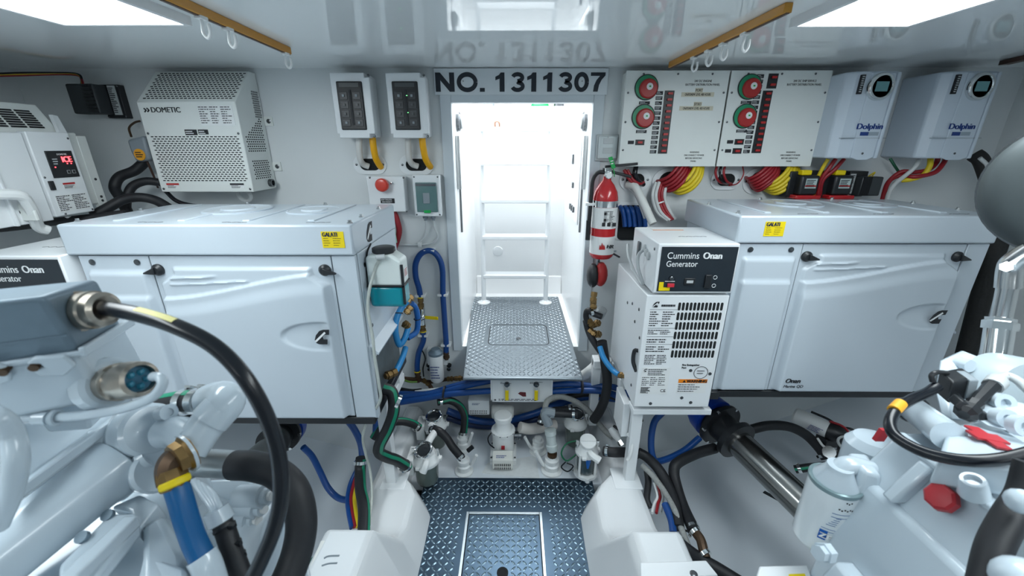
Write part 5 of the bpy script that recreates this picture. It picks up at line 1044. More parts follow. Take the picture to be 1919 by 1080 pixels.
# ---- bundles of blue hose across the bulkhead
BL = 'blue hoses across the bulkhead foot'
for k, L in enumerate(([(733, 748, 1.64), (780, 741, 1.64), (830, 735, 1.64), (880, 722, 1.64), (930, 712, 1.66)], [(733, 757, 1.62), (790, 748, 1.62), (850, 738, 1.62), (930, 732, 1.62)], [(740, 738, 1.67), (800, 738, 1.67), (850, 724, 1.68), (900, 712, 1.70)],
                       [(1030, 722, 1.64), (1070, 720, 1.64), (1110, 724, 1.63), (1150, 726, 1.6), (1180, 740, 1.58), (1200, 760, 1.56)], [(1030, 734, 1.62), (1080, 732, 1.62), (1130, 734, 1.60), (1165, 748, 1.56), (1190, 775, 1.54)],
                       [(838, 770, 1.72), (890, 788, 1.72), (940, 790, 1.72), (1000, 776, 1.72), (1050, 756, 1.72), (1100, 744, 1.72), (1160, 748, 1.70)], [(838, 782, 1.74), (890, 797, 1.74), (950, 797, 1.74), (1010, 784, 1.74), (1060, 764, 1.74)], [(712, 800, 1.50), (716, 775, 1.52), (728, 755, 1.56), (745, 745, 1.60)], [(704, 812, 1.46), (706, 790, 1.48), (716, 765, 1.52)])):
    hose('hose', L, .0145 if k not in (5, 6) else .018, blue if k not in (6,) else mat('navy_hose', (.004, .02, .09), .4), ['upper blue hose of the pair left of the valve panel', 'lower blue hose of the pair left of the valve panel', 'rear blue hose left of the valve panel', 'upper blue hose right of the valve panel', 'lower blue hose right of the valve panel', 'long blue hose sagging behind the bilge pump', 'dark navy hose sagging lowest behind the bilge pump', 'blue hose diving beside the left post', 'blue hose nearest the left post'][k], group=BL)
for u, v, Y in ((832, 735, 1.63), (1090, 726, 1.62)): solo('cable_tie', G().lathe(W(u, v, Y=Y)-V((.004, 0, 0)), (1, 0, -.1), [(0, .03), (.008, .03)], 14), ink, 'black tie around the blue hoses '+('left' if u < 900 else 'right')+' of the valve panel', 'cable tie')
hose('hose', [(745, 730, 1.70), (770, 734, 1.70), (790, 733, 1.70)], .013, cablek, 'short dark hose behind the blue hoses on the left'); hose('pipe', [(778, 735, 1.68), (800, 732, 1.68), (828, 729, 1.68)], .008, pvc, 'thin white pipe above the blue hoses on the left', 'pipe')
hose('hose', [(1060, 745, 1.71), (1100, 738, 1.70), (1150, 744, 1.68), (1190, 765, 1.64), (1200, 790, 1.62)], .015, rubber, 'black hose with the blue ones right of the valve panel')
# ---- valve panel under the step plate
Yf = 1.60; x0, x1 = span((922, 1033), 735, Yf); z1 = W(970, 709, Y=Yf).z; z0 = W(970, 754, Y=Yf).z
t = thing('valve_panel', 'white valve panel with two yellow levers under the step plate', 'valve panel', ((x0+x1)/2, Yf, z0))
part('plate', G().box(x0, x1, Yf, Yf+.012, z0, z1+.03), white, t, bev=.002); part('side_return', G().box(x0-.006, x0, Yf, Yf+.1, z0+.01, z1+.03), white, t); part('side_return', G().box(x1, x1+.006, Yf, Yf+.1, z0+.01, z1+.03), white, t)
for k, u in enumerate((950, 1005)):
    c = W(u, 720, Y=Yf); part('valve_stem', G().lathe(c, (0, -1, 0), [(0, .013), (.006, .013), (.006, .008), (.016, .008), (.017, .004)], 14), dsteel, t); part('lever_arm', G().box(c.x-.006, c.x+.006, Yf-.014, Yf-.010, c.z-.03, c.z), lgrey, t)
    part('lever_grip', G().box(c.x-.008, c.x+.008, Yf-.018, Yf-.008, c.z-.078, c.z-.026), ylabel, t, bev=.002); printlines('fine_print', (c.x-.03, Yf-.0003, c.z+.012), (1, 0, 0), (0, 0, 1), .07, .012, 2, ink, t, th=.4, seed=k, fill=.5)
c = W(978, 739, Y=Yf); part('tag_mark', G().prism(XZ([(c.x-.018, c.z+.004), (c.x-.008, c.z+.012), (c.x+.018, c.z+.010), (c.x+.020, c.z-.012), (c.x+.004, c.z-.012)], Yf-.002), (0, .002, 0)), mat('maroon', (.12, .015, .02), .5), t, sm=0)
printlines('fine_print', (x0+.03, Yf-.0003, z0+.02), (1, 0, 0), (0, 0, 1), x1-x0-.06, .014, 2, ink, t, th=.4, seed=4)
for x in (x0+.014, x1-.014): screw(t, (x, Yf-.0005, z0+.012), r=.005)
# ---- bilge pump, float box, wrapped duct
c = W(943, 800, Y=1.56); x = c.x
t = thing('bilge_pump', 'white domed bilge pump standing on the bilge shelf', 'pump', (x, 1.56, -.012))
zt = W(943, 760, Y=1.56).z
part('pump_body', G().lathe((x, 1.56, .02), (0, 0, 1), [(0, .05), (.10, .052), (.104, .056), (.118, .056), (.122, .044), (.135, .036), (.17, .036), (.176, .042), (.195, .042), (.2, .036)], 32), pvc, t)
part('base', G().box(x-.062, x+.062, 1.49, 1.62, -.012, .02), pvc, t, bev=.004)
g = part('vent_box', G().prism([(x-.047, 1.46, -.01), (x-.047, 1.44, .015), (x-.047, 1.45, .055), (x-.047, 1.49, .075), (x-.047, 1.5, -.01)], (.094, 0, 0)), mat('cream_plastic', (.66, .66, .62), .4), t, bev=.003)
for j in range(2):
    for i in range(9): part('vent_slot', G().box(x-.036+i*.0085, x-.0325+i*.0085, 1.4395+j*.002, 1.446+j*.002, .012+j*.016, .022+j*.016), dark, g, sm=0)
printlines('fine_print', (x-.03, 1.470, .066), (1, 0, 0), (0, .8, .5), .05, .02, 3, iblue, g, th=.5); part('wire_plug', G().box(x-.008, x+.008, 1.50, 1.515, .07, .085), redc, t)
for s in (-1, 1):
    for a in (1.505, 1.6): screw(t, (x+s*.055, a, .02), (0, 0, 1), r=.005)
for k in range(4): a = .6+k*.6; screw(t, (x+.054*math.cos(-a), 1.56+.054*math.sin(-a), .135), (0, 0, 1), r=.004)
part('outlet', G().lathe((x+.05, 1.56, .10), (1, .1, 0), [(0, .018), (.02, .018), (.02, .022), (.034, .022)], 16), dsteel, t)
hose('pipe', [W(966, 801, Y=1.57)+V((.02, 0, 0)), W(990, 804, Y=1.58), W(1010, 802, Y=1.60), W(1040, 795, Y=1.64)], .026, mat('stained_pvc', (.6, .57, .54), .4, nz=.12, scale=20), 'stained white discharge pipe right of the bilge pump', 'pipe')
hose('wire', [(926, 806, 1.58), (915, 820, 1.56), (917, 832, 1.53), (926, 840, 1.50)], .003, cablek, 'thin black wire left of the bilge pump', 'wire')
c = W(942, 772, Y=1.68); solo('wrapped_duct', G().lathe(c-V((.055, 0, 0)), (1, 0, 0), [(0, .026), (.006, .034), (.05, .036), (.10, .034), (.11, .024)], 16), mat('wrap_cloth', (.62, .64, .63), .8, nz=.1, scale=60, bump=.6), 'crumpled white wrapped duct above the bilge pump', 'duct')
a = W(878, 778, Y=1.66); b = W(917, 752, Y=1.66); t = thing('sensor_box', 'small white vented sensor box left of the bilge pump', 'sensor', a)
part('case', G().box(a.x, b.x, 1.66, 1.72, a.z, b.z), white, t, bev=.004); printlines('fine_print', (a.x+.02, 1.6597, b.z-.012), (1, 0, 0), (0, 0, 1), .04, .012, 2, iblue, t)
for j in range(2):
    for i in range(10): part('vent_slot', G().box(a.x+.008+i*.0088, a.x+.0115+i*.0088, 1.6588, 1.661, a.z+.008+j*.012, a.z+.015+j*.012), dark, t, sm=0)
solo('cloth_mat', G().prism([(W(905, 868, Z=-.012).x, 1.44, -.012), (W(1010, 880, Z=-.012).x, 1.41, -.012), (W(1002, 835, Z=-.012).x, 1.55, -.012), (W(915, 850, Z=-.012).x, 1.50, -.012)], (0, 0, .003)), mat('cloth_white', (.68, .71, .72), .9, nz=.08, scale=50, bump=.6), 'thin white absorbent cloth on the bilge shelf in front of the pump', 'cloth')
for u, v, Y in ((876, 846, 1.47), (1075, 885, 1.43)): c = W(u, v, Y=Y); solo('cable_end', G().bar(c, c+V((.025, .01, .018)), .014), black, 'small black connector %s on the bilge shelf' % ('left of the pump' if u < 900 else 'right of the pump'), 'connector')
hose('wire', [(1082, 826, 1.46), (1062, 832, 1.45), (1052, 850, 1.43), (1062, 864, 1.42), (1080, 852, 1.43)], .0035, mat('green_wire', (.0, .12, .05), .4), 'thin green wire looping in front of the right strainers', 'wire')
hose('wire', [(1060, 866, 1.425), (1052, 876, 1.42), (1064, 884, 1.415), (1074, 874, 1.42), (1062, 868, 1.425)], .003, cablek, 'thin black wire coil beside the blue-basket strainer', 'wire')
# ---- white junction box on the right post
t = thing('junction_box', 'white junction box with grey side beside the right generator post', 'junction box', W(1175, 810, Y=1.33))
x0, x1 = W(1157, 790, Y=1.36).x, .447; z0, z1 = W(1165, 813, Y=1.32).z, W(1165, 752, Y=1.32).z
part('box', G().box(x0, x1, 1.30, 1.42, z0, z1), white, t, bev=.003); part('cover', G().box(x0+.03, x1+.0, 1.295, 1.30, z0, z1-.03), mat('cover_grey', (.45, .52, .58), .35), t, bev=.001)
for k in range(2): part('print_mark', G().ring((x0+.07, 1.2945, z0+.02+k*.02), (0, 1, 0), .006, .0012, 10, 4), iblue, t)
hose('ground_cable', [(1176, 812, 1.30), (1184, 826, 1.28), (1182, 850, 1.27), (1176, 862, 1.27)], .0075, pvc, 'white ground cable with ring terminal on the right post foot', 'cable')
# ---- below the left generator
rhose([(677, 858, 1.24), (675, 882, 1.22), (676, 917, 1.15), (682, 950, 1.08), (682, 990, 1.0), (680, 1030, .93)], .0205, 'black hose with green stripe dropping behind the left engine bed', (.9, -.6, .3), (0,))
for k, (mm, nm, du) in enumerate(((ycab, 'yellow', 0), (redc, 'dark red', -5), (blue, 'blue', -12))):
    hose('cable', [(678+du*.2, 868, 1.28), (670+du, 905, 1.22), (664+du, 935, 1.16), (666+du, 960, 1.1), (672+du, 990, 1.04)], .0095, mm, nm+' cable hanging behind the striped hose at the left bed', 'cable', 'cables behind the left bed')
hose('hose', [(568, 838, 1.36), (585, 856, 1.37), (600, 885, 1.36), (615, 915, 1.33), (635, 934, 1.30), (662, 939, 1.26)], .013, blue, 'blue hose curving down from the left shaft coupling')
hose('hose', [(645, 780, 1.42), (664, 805, 1.40), (676, 832, 1.38), (679, 860, 1.34), (676, 880, 1.3)], .014, blue, 'blue hose dropping behind the left generator post')
# ---- shafts
def shaft(p0, p1, r, label, side):
    a = V(p0); b = V(p1); d = (b-a).normalized(); t = thing('propeller_shaft', label, 'shaft', a, 'propeller shafts')
    part('shaft_tube', G().cyl(a, b, r, n=48), mat('polished_shaft', (.34, .34, .33), .2, 1), t)
    q = part('seal_housing', G().lathe(a+d*.02, d*-1, [(-.004, r*1.02), (0, r*1.55), (.024, r*1.55), (.026, r*1.12), (.088, r*1.12), (.09, r*1.8), (.108, r*1.8), (.11, r*1.25), (.2, r*1.1)], 36), black, t, sm=30)
    for k in range(6):
        an = k*math.pi/3+.2; e = d.orthogonal().normalized(); f = d.cross(e); p = a-d*.078+(e*math.cos(an)+f*math.sin(an))*r*1.72; part('flange_bolt', G().cyl(p, p+d*.012, .007, n=6), steel, q)
    part('blue_gaiter', G().lathe(a-d*.115, d*-1, [(0, r*1.7), (.05, r*1.6), (.1, r*1.2)], 24), mat('bright_blue', (.01, .07, .5), .35), t); return t
ps0 = W(1376, 822, Y=1.36); ps1 = W(1545, 985, Y=1.0)
shaft(ps0, ps1+(ps1-ps0)*.15, .054, 'polished steel propeller shaft below the right generator', 1)
ls0 = W(505, 828, Y=1.36); ls1 = W(445, 890, Y=1.10)
shaft(ls0+V((.02, 0, 0)), ls1, .042, 'propeller shaft with black seal below the left generator', -1)
# ---- right bilge hoses
hose('hose', [(1244, 771, 1.42), (1226, 792, 1.40), (1220, 831, 1.36), (1226, 862, 1.33), (1246, 862, 1.34), (1282, 845, 1.38), (1311, 821, 1.42)], .0135, blue, 'blue hose looping under the right generator')
rhose([(1196, 848, 1.345), (1212, 857, 1.33), (1233, 878, 1.28), (1250, 907, 1.22), (1264, 945, 1.14), (1272, 990, 1.05)], .020, 'black hose sloping down behind the right engine bed', None, ())
rhose([(1340, 840, 1.38), (1306, 850, 1.35), (1270, 868, 1.30), (1263, 885, 1.27), (1268, 912, 1.22), (1280, 950, 1.14), (1296, 985, 1.06), (1302, 998, 1.03)], .021, 'black hose bending sharply below the right shaft seal', None, (-1,))
hose('hose', [(1203, 872, 1.30), (1225, 894, 1.25), (1250, 929, 1.17), (1266, 960, 1.10), (1280, 1000, 1.03), (1292, 1030, .98)], .011, mat('braided_hose', (.30, .31, .30), .6), 'grey braided hose along the right engine bed')
hose('hose', [(1212, 880, 1.3), (1215, 905, 1.26), (1212, 935, 1.2), (1218, 952, 1.17)], .013, rubber, 'short black hose beside the right engine bed')
for k in range(3): hose('cable', [(1226+k*4, 905, 1.24), (1232+k*5, 930, 1.2), (1226+k*7, 945, 1.17), (1222+k*8, 962, 1.13)], .0055, [pvc, redc, lgrey][k], ['white', 'red', 'grey'][k]+' wire tucked behind the right engine bed', 'wire', 'wires behind the right bed')
hose('hose', [(1246, 945, 1.14), (1258, 975, 1.08), (1262, 1000, 1.03)], .013, blue, 'blue hose tucked behind the right engine bed')
t = thing('exhaust_elbow', 'dark bronze hose elbow with steel clamps at the right bed', 'fitting', W(1318, 1030, Y=.97))
part('elbow', G().tube(WP([(1303, 998, 1.03), (1313, 1012, 1.0), (1318, 1030, .97), (1322, 1045, .95)]), .016), copper, t); clamp(t, W(1303, 998, Y=1.03), ps1-ps0, .019); clamp(t, W(1321, 1040, Y=.955), ps1-ps0, .019)
rhose([(1262, 1012, 1.0), (1282, 1030, .97), (1310, 1050, .95), (1345, 1070, .92), (1385, 1095, .88)], .025, 'thick black hose leaving the frame below the bronze elbow', None, (0,))
t = thing('mount_plate', 'white engine mount plate with bolt at the bottom right of the walkway', 'plate', W(1270, 1075, Y=.78))
z = .33; part('plate', G().prism([W(u, v, Z=z) for u, v in ((1199, 1060), (1322, 1056), (1345, 1085), (1200, 1090))], (0, 0, .012)), white, t, bev=.003); screw(t, W(1300, 1076, Z=z+.013), (0, 0, 1), r=.010)
t = thing('vent_cover', 'white stained vent cover beside the left engine bed', 'cover', W(610, 1060, Z=.3))
part('cover', G().prism([W(u, v, Z=.28) for u, v in ((603, 1022), (642, 1021), (628, 1090), (575, 1090))], (0, 0, .02)), mat('stained_white', (.74, .75, .72), .4, nz=.12, scale=30), t, bev=.003)
for k in range(2): part('vent_slot', G().tube([W(u, v, Z=.302) for u, v in ((607-k*4, 1047+k*14), (616, 1043+k*14), (636-k*4, 1042+k*14))], .0025, 6), grey, t)
hose('hose', [(560, 1090, .95), (575, 1065, .98), (600, 1042, 1.0), (625, 1025, 1.02), (650, 1010, 1.04)], .014, mat('green_hose', (.0, .16, .1), .4), 'green hose low behind the left vent cover')
# ---- pump and clutter under the right generator
t = thing('washdown_pump', 'white cylindrical pump with printed label under the right generator', 'pump', W(1520, 800, Y=1.5))
a = W(1488, 778, Y=1.52); b = W(1552, 806, Y=1.42); bd = part('motor', G().lathe(a, b-a, [(0, .03), (.008, .036), ((b-a).length, .036)], 24), paper, t); printlines('fine_print', a+(b-a)*.45+V((-.02, -.037, .014)), (b-a), (.3, -.3, 1), .05, .03, 4, iblue, bd)
part('pump_head', G().lathe(b, b-a, [(0, .036), (.03, .038), (.05, .03), (.06, .02)], 20), black, t); part('bracket', G().box(b.x-.02, b.x+.05, b.y-.03, b.y+.03, b.z-.07, b.z-.03), black, t, bev=.004)
rhose([(1405, 806, 1.45), (1440, 798, 1.45), (1478, 800, 1.44), (1510, 815, 1.42), (1535, 840, 1.39), (1548, 860, 1.36)], .020, 'black hose arching under the right generator', None, (-1,))
rhose([(1490, 880, 1.32), (1520, 876, 1.30), (1560, 872, 1.28)], .016, 'short black hose with green stripe beside the shaft', (0, -.6, .6), (0,))
t = thing('filter_housing', 'black round filter housing with pale rim under the right generator', 'filter', W(1600, 850, Y=1.3))
c = W(1602, 838, Y=1.3); part('housing', G().lathe(c-V((0, 0, .07)), (0, -.1, 1), [(0, .05), (.07, .055)], 24), black, t); part('rim', G().ring(c, (0, -.1, 1), .054, .005, 28, 8), lgrey, t); part('fitting', G().lathe(W(1560, 852, Y=1.32), (-.6, -.3, .5), [(0, .018), (.03, .018), (.03, .024), (.045, .024)], 12), chrome, t)
for k, (L, mm, nm) in enumerate((([(1532, 822, 1.4), (1545, 838, 1.36), (1568, 846, 1.32), (1585, 848, 1.3)], pvc, 'white wire curling over the filter housing'), ([(1555, 790, 1.42), (1580, 800, 1.4), (1598, 820, 1.38), (1615, 836, 1.36)], redc, 'red wire under the right generator'), ([(1520, 772, 1.5), (1550, 785, 1.46), (1575, 800, 1.42), (1598, 806, 1.4), (1610, 826, 1.36)], cablek, 'black wire under the right generator'))): hose('wire', L, .005, mm, nm, 'wire', 'wires under the right generator')
solo('hull_mark', G().obox(W(1448, 931, Y=1.2), V((.012, -.02, .004))*1.4, V((.006, .004, 0)), V((0, 0, .0015))), black, 'small dark tag lying on the hull beside the shaft', 'tag')
# ================================================================ left engine and gearbox (foreground)
def DP(L): return [D(*q) for q in L]
def para(g, o, ex, ey, ez):
    o = V(o); ex = V(ex); ey = V(ey); ez = V(ez); return g.hexa([o, o+ex, o+ex+ey, o+ey, o+ez, o+ex+ez, o+ex+ey+ez, o+ey+ez])
t = thing('gearbox', 'white painted engine gearbox with oil cooler at the lower left', 'gearbox', (-.75, .3, .6))
ENG = t
# connector: grey hood on white base
A = D(80, 556, .42); ey = D(183, 523, .52)-A; ez = D(146, 660, .462)-A; ex = V((-.16, -.072, 0))
hd = part('connector_hood', para(G(), A, ex, ey, ez), greyb, t, bev=.006, seg=3, label='grey cast connector hood')
n = ey.cross(ez).normalized(); fn = ex.cross(ez).normalized(); fn = fn if fn.y < 0 else -fn
g = G(); c = A+ex*.42+ez*.42; g.ring(c+fn*.0005, fn, .014, .0012, 28, 5); part('hood_emblem', g, greyb, hd)
part('hood_rib', para(G(), A+ex*.0+ez*.66+fn*.001, ex*.9, fn*-.003, ez*.03), greyb, hd)
Bz = ez*1.05; cb = part('connector_base', para(G(), A+ez*1.0+ey*-.02, ex*.9, ey*1.08, Bz*1.0), engw, t, bev=.008, seg=3)
part('base_flange', para(G(), A+ez*.97-ex*.04-ey*.05, ex*1.0, ey*1.16, ez*.10), engw, t, bev=.003)
for k in range(2):
    o = A+ez*1.0+ex*(.06+.42*k)+fn*.004; s = 1 if k == 0 else -1
    lv = part('locking_lever', G().prism([o+ez*-.05-ex*.02*s, o+ez*-.10+ex*.12*s, o+ez*.0+ex*.17*s, o+ez*.03+ex*.11*s, o+ez*.09+ex*.10*s, o+ez*.12+ex*.16*s, o+ez*.25+ex*.14*s, o+ez*.32+ex*.04*s, o+ez*.16-ex*.04*s], fn*.006), engw, cb, bev=.002)
    part('lever_pin', G().cyl(o+ez*.06+ex*.14*s-fn*.004, o+ez*.06+ex*.14*s+fn*.008, .0045), copper, lv)
part('lever_rail', G().bar(A+ez*.98-ex*.03+ey*0+fn*.004, A+ez*.98-ex*.03+ey*1.15, .007, .012), engw, cb, bev=.002)
g1 = D(146, 584, .475); g2 = D(206, 578, .47); d = (g2-g1).normalized()
def gland(parent, a, d, s): return part('cable_gland', G().lathe(a, d, [(-.006*s, .024*s), (.004*s, .024*s), (.004*s, .0215*s), (.014*s, .0205*s), (.016*s, .0225*s), (.024*s, .0225*s), (.026*s, .0205*s), (.036*s, .020*s), (.039*s, .015*s), (.036*s, .0095*s)], 26), nickel, parent)
gland(t, g1, d, 1.0)
g3 = D(222, 716, .50); g4 = D(292, 706, .478); d2 = (g4-g3).normalized(); gl = part('socket', G().lathe(g3, d2, [(-.014, .022), (.004, .0235), (.006, .0215), (.02, .0215), (.022, .023), (.032, .0225), (.042, .021), (.044, .0165), (.034, .0155)], 28), nickel, t); part('socket_seal', G().lathe(g3+d2*.033, d2, [(0, .0155), (.004, .0155)], 20), mat('teal_seal', (.01, .10, .17), .4), gl)
for k in range(5): a = k*1.256; e = d2.orthogonal().normalized(); f = d2.cross(e); part('seal_lobe', G().ball(g3+d2*.037+(e*math.cos(a)+f*math.sin(a))*.009, .0045, 8), mat('teal_lobe', (.02, .2, .3), .4), gl)
part('socket_boss', G().lathe(g3-d2*.03, d2, [(0, .034), (.016, .032), (.02, .027)], 24), engw, t)
# black control cable
P = DP([(192, 577, .472), (260, 590, .46), (330, 612, .45), (400, 648, .45), (455, 703, .45), (497, 775, .46), (521, 850, .47), (527, 920, .47), (516, 985, .47), (490, 1050, .47), (460, 1110, .47)])
cbl = thing('control_cable', 'glossy black control cable arching from the grey connector', 'cable', P[-1]); part('cable_body', G().tube(P, .0088, 16, 8), cablek, cbl, sm=60)
pp = spl(P, 8); stripe(cbl, pp[8:18:2], .0088, mat('pale_yellow_tag', (.72, .66, .25), .5), (-.1, -.1, 1), .45, 'yellow_tag', 4)
hose('signal_wire', DP([(287, 706, .484), (300, 708, .478), (304, 722, .475), (285, 745, .475), (240, 763, .48), (180, 776, .485), (110, 782, .49), (40, 783, .48), (-40, 783, .47)]), .0056, engw, 'white painted signal wire leaving the lower socket', 'wire')
part('wire_clip', G().ring(D(105, 783, .489), (1, .1, 0), .008, .003, 16, 6), engw, t); part('wire_sleeve', G().tube(DP([(68, 783, .485), (92, 783, .487)]), .0085, 12, spline=False), engw, t)
# white foreground tube, far left edge
hose('breather_tube', DP([(-40, 770, .40), (0, 785, .40), (22, 815, .41), (30, 870, .41), (18, 930, .42), (-5, 985, .43)]), .010, engw, 'thick white tube at the left picture edge', 'tube')
t = ENG
# timing plate and flange strip
g = G(); top = DP([(-40, 800, .50), (50, 792, .56), (150, 790, .60), (243, 771, .63), (20, 934, .49), (-30, 965, .46)]); g.prism(top, V((0, 0, -.012))); part('cover_plate', g, engw, t, bev=.003)
part('cover_strip', G().bar(D(18, 934, .488), D(245, 768, .628), .010, .014), engw, t, bev=.002)
for q in ((37, 885, .52), (82, 870, .545), (85, 862, .55), (150, 815, .59)): part('small_hole', G().ball(D(*q), .004, 8, (1, 1, .3)), grey, t)
part('step_block', G().prism(DP([(60, 778, .52), (145, 776, .54), (165, 770, .55), (170, 806, .56), (90, 812, .54)]), V((-.01, .03, 0))), engw, t, bev=.004)
# oil cooler
a = D(-60, 1085, .47); b = D(213, 876, .60); dd = (b-a).normalized()
part('oil_cooler', G().lathe(a, dd, [(0, .041), ((b-a).length-.03, .043), ((b-a).length-.02, .047), ((b-a).length+.005, .047), ((b-a).length+.012, .036)], 40), engw, t)
part('cooler_boss', G().lathe(D(196, 835, .60), (.0, .1, 1), [(-.03, .017), (.02, .017), (.028, .013)], 20), engw, t)
part('cooler_saddle', G().obox(D(212, 862, .60), dd*.02, V((.03, -.01, 0)), V((.004, .01, .026))), engw, t, bev=.005)
part('cooler_port', G().lathe(D(205, 905, .585), D(262, 868, .60)-D(205, 905, .585), [(0, .014), (.04, .014), (.045, .018), (.055, .018)], 16), engw, t)
# round pump cover with elbow
c = D(268, 808, .62); pd = (D(312, 800, .59)-c).normalized()
part('pump_cover', G().lathe(c-pd*.03, pd, [(0, .040), (.02, .043), (.03, .043), (.034, .040), (.055, .039), (.06, .034), (.062, .012)], 36), engw, t)
part('pump_flange', G().lathe(D(290, 880, .61)-pd*.02, pd, [(0, .032), (.03, .034), (.034, .03)], 28), engw, t)
part('pump_ear', G().lathe(D(312, 774, .60), pd, [(-.012, .012), (.008, .012), (.008, .006), (.004, .006)], 14), engw, t)
E_ = DP([(352, 846, .575), (380, 806, .59), (405, 776, .60), (418, 762, .605)]); part('pipe_tee', G().tube(E_, .0245, 24), engw, t, sm=60)
part('pipe_socket', G().lathe(E_[2], E_[3]-E_[2], [(-.012, .0265), (.012, .0265)], 24), engw, t)
part('pipe_elbow', G().tube(DP([(414, 768, .603), (424, 754, .607), (420, 746, .618), (408, 746, .635), (394, 750, .648)]), .0255, 24), engw, t, sm=60)
part('pipe_branch', G().tube(DP([(360, 825, .58), (335, 810, .595), (310, 812, .605)]), .0225, 22), engw, t, sm=60)
hs = thing('cooler_hose', 'black hose with green stripe behind the white pipe elbow', 'hose', D(300, 755, .66)); hp = DP([(380, 752, .655), (345, 752, .67), (290, 762, .69), (230, 776, .70)]); part('hose_body', G().tube(hp, .018, 14), rubber, hs, sm=60); stripe(hs, hp, .018, green, (0, -.2, 1), .3, 'green_stripe')
clamp(hs, D(374, 752, .658), hp[0]-hp[1], .0195, .016); clamp(hs, D(350, 752, .668), hp[0]-hp[1], .0185, .016)
t = ENG
# bronze elbow and blue hose
be = thing('bronze_elbow', 'dark bronze pipe elbow under the white pipe', 'fitting', D(330, 900, .55))
part('union_nut', G().lathe(D(356, 846, .568), D(338, 856, .558)-D(356, 846, .568), [(0, .026), (.006, .027), (.010, .023), (.02, .022)], 8), brass, be); part('sleeve_ring', G().lathe(D(352, 848, .567), D(338, 856, .558)-D(356, 846, .568), [(0, .0285), (.004, .0285)], 24), engw, be)
part('elbow', G().tube(DP([(348, 850, .566), (326, 862, .555), (318, 880, .55), (322, 905, .548)]), .0165, 8), copper, be, sm=30); part('hose_nut', G().lathe(D(320, 880, .55), D(328, 912, .548)-D(320, 880, .55), [(0, .017), (.008, .019), (.024, .018), (.026, .0165)], 8), brass, be)
P = DP([(327, 902, .548), (338, 935, .546), (350, 975, .545), (364, 1015, .545), (380, 1048, .545)]); bh = thing('water_hose', 'short bright blue hose below the bronze elbow', 'hose', P[-1]); part('hose_body', G().tube(P, .0148, 18), mat('cobalt_hose', (.0, .095, .27), .35), bh, sm=60); part('yellow_collar', G().lathe(P[0]+V((0, 0, .004)), P[1]-P[0], [(0, .0165), (.002, .018), (.008, .018), (.01, .0165)], 24), ylabel, bh)
t = ENG
part('hose_spigot', G().tube(DP([(378, 1042, .546), (388, 1062, .545), (400, 1100, .545)]), .018, 18), engw, t, sm=60)
# steel sleeve and thick hose
sp = thing('coolant_pipe', 'steel pipe stub with thick black rubber hose beside the gearbox', 'pipe', D(470, 900, .66)); a = D(352, 866, .70); b = D(447, 872, .665)
part('steel_sleeve', G().lathe(a, b-a, [(0, .0225), ((b-a).length, .0225)], 32), mat('brushed_sleeve', (.42, .43, .42), .3, 1, nz=.1, scale=60), sp)
P = DP([(440, 872, .667), (475, 874, .66), (520, 888, .66), (552, 922, .655), (565, 975, .65), (558, 1030, .64), (536, 1090, .62), (505, 1140, .60)]); part('hose_body', G().tube(P, .0235, 22, 8), rubber, sp, sm=60)
t = ENG
# lower castings
part('sump', G().box(-1.05, -.42, -.1, .60, .32, .80), engw, t, bev=.03)
part('case_wall', G().prism([(-1.05, .56, .86), (-.62, .56, .86), (-.50, .55, .80), (-.43, .53, .72), (-.42, .50, .40), (-1.05, .5, .40)], (0, -.55, 0)), engw, t, bev=.015)
br = part('mount_bracket', G().prism(DP([(110, 1060, .50), (205, 962, .56), (255, 960, .565), (262, 980, .56), (170, 1095, .48), (110, 1110, .47)]), V((.004, -.006, -.016))), engw, t, bev=.004)
for q in ((223, 1000, .542), (155, 1007, .527), (203, 966, .557)): part('bracket_hole', G().lathe(D(*q)+V((0, -.001, .001)), (0, -.5, .8), [(-.004, .0075), (.002, .0075)], 16), greyb, br)
part('bracket_rib', G().bar(D(250, 975, .556), D(120, 1100, .47), .02, .018), engw, t, bev=.003)
part('end_plate', G().prism(DP([(205, 950, .58), (262, 925, .60), (298, 945, .60), (262, 985, .575), (262, 1010, .56), (245, 960, .575)]), V((.004, .004, -.03))), engw, t, bev=.005)
part('side_casting', G().prism(DP([(262, 985, .57), (300, 960, .60), (345, 1040, .56), (350, 1090, .53), (262, 1100, .50)]), V((.0, .02, -.05))), engw, t, bev=.010)
part('foot_ledge', G().prism(DP([(268, 1035, .54), (350, 1065, .54), (350, 1110, .51), (250, 1110, .5)]), V((0, 0, -.03))), engw, t, bev=.006)
# actuator box and solenoids behind
part('actuator_box', G().prism(DP([(365, 900, .74), (470, 893, .74), (478, 922, .73), (440, 985, .70), (385, 990, .69), (350, 940, .70)]), V((0, .02, -.09))), engw, t, bev=.006)
part('rear_dome', G().lathe(D(300, 930, .68), (.15, -.25, 1), [(-.08, .07), (0, .065), (.02, .05), (.03, .02)], 28), engw, t)
for k, (u, v, uu, vv, r) in enumerate(((450, 932, 505, 930, .020), (440, 950, 492, 955, .017), (440, 975, 480, 975, .02), (450, 990, 488, 1000, .016))):
    a = D(u, v, .70); b = D(uu, vv, .685); s = part('solenoid', G().lathe(a, b-a, [(0, r), ((b-a).length*.85, r), ((b-a).length*.85, r*.7), ((b-a).length, r*.65)], 20), engw, t); part('solenoid_tip', G().cyl(b, b+(b-a).normalized()*.006, r*.4, n=10), pvc, s)
part('solenoid_base', G().lathe(D(470, 1010, .69), (0, -.4, 1), [(-.03, .036), (.02, .034), (.024, .028)], 28), engw, t)
lm = thing('wiring_loom', 'white wire bundle in a black taped sleeve at the left gearbox', 'cable', D(440, 1060, .58))
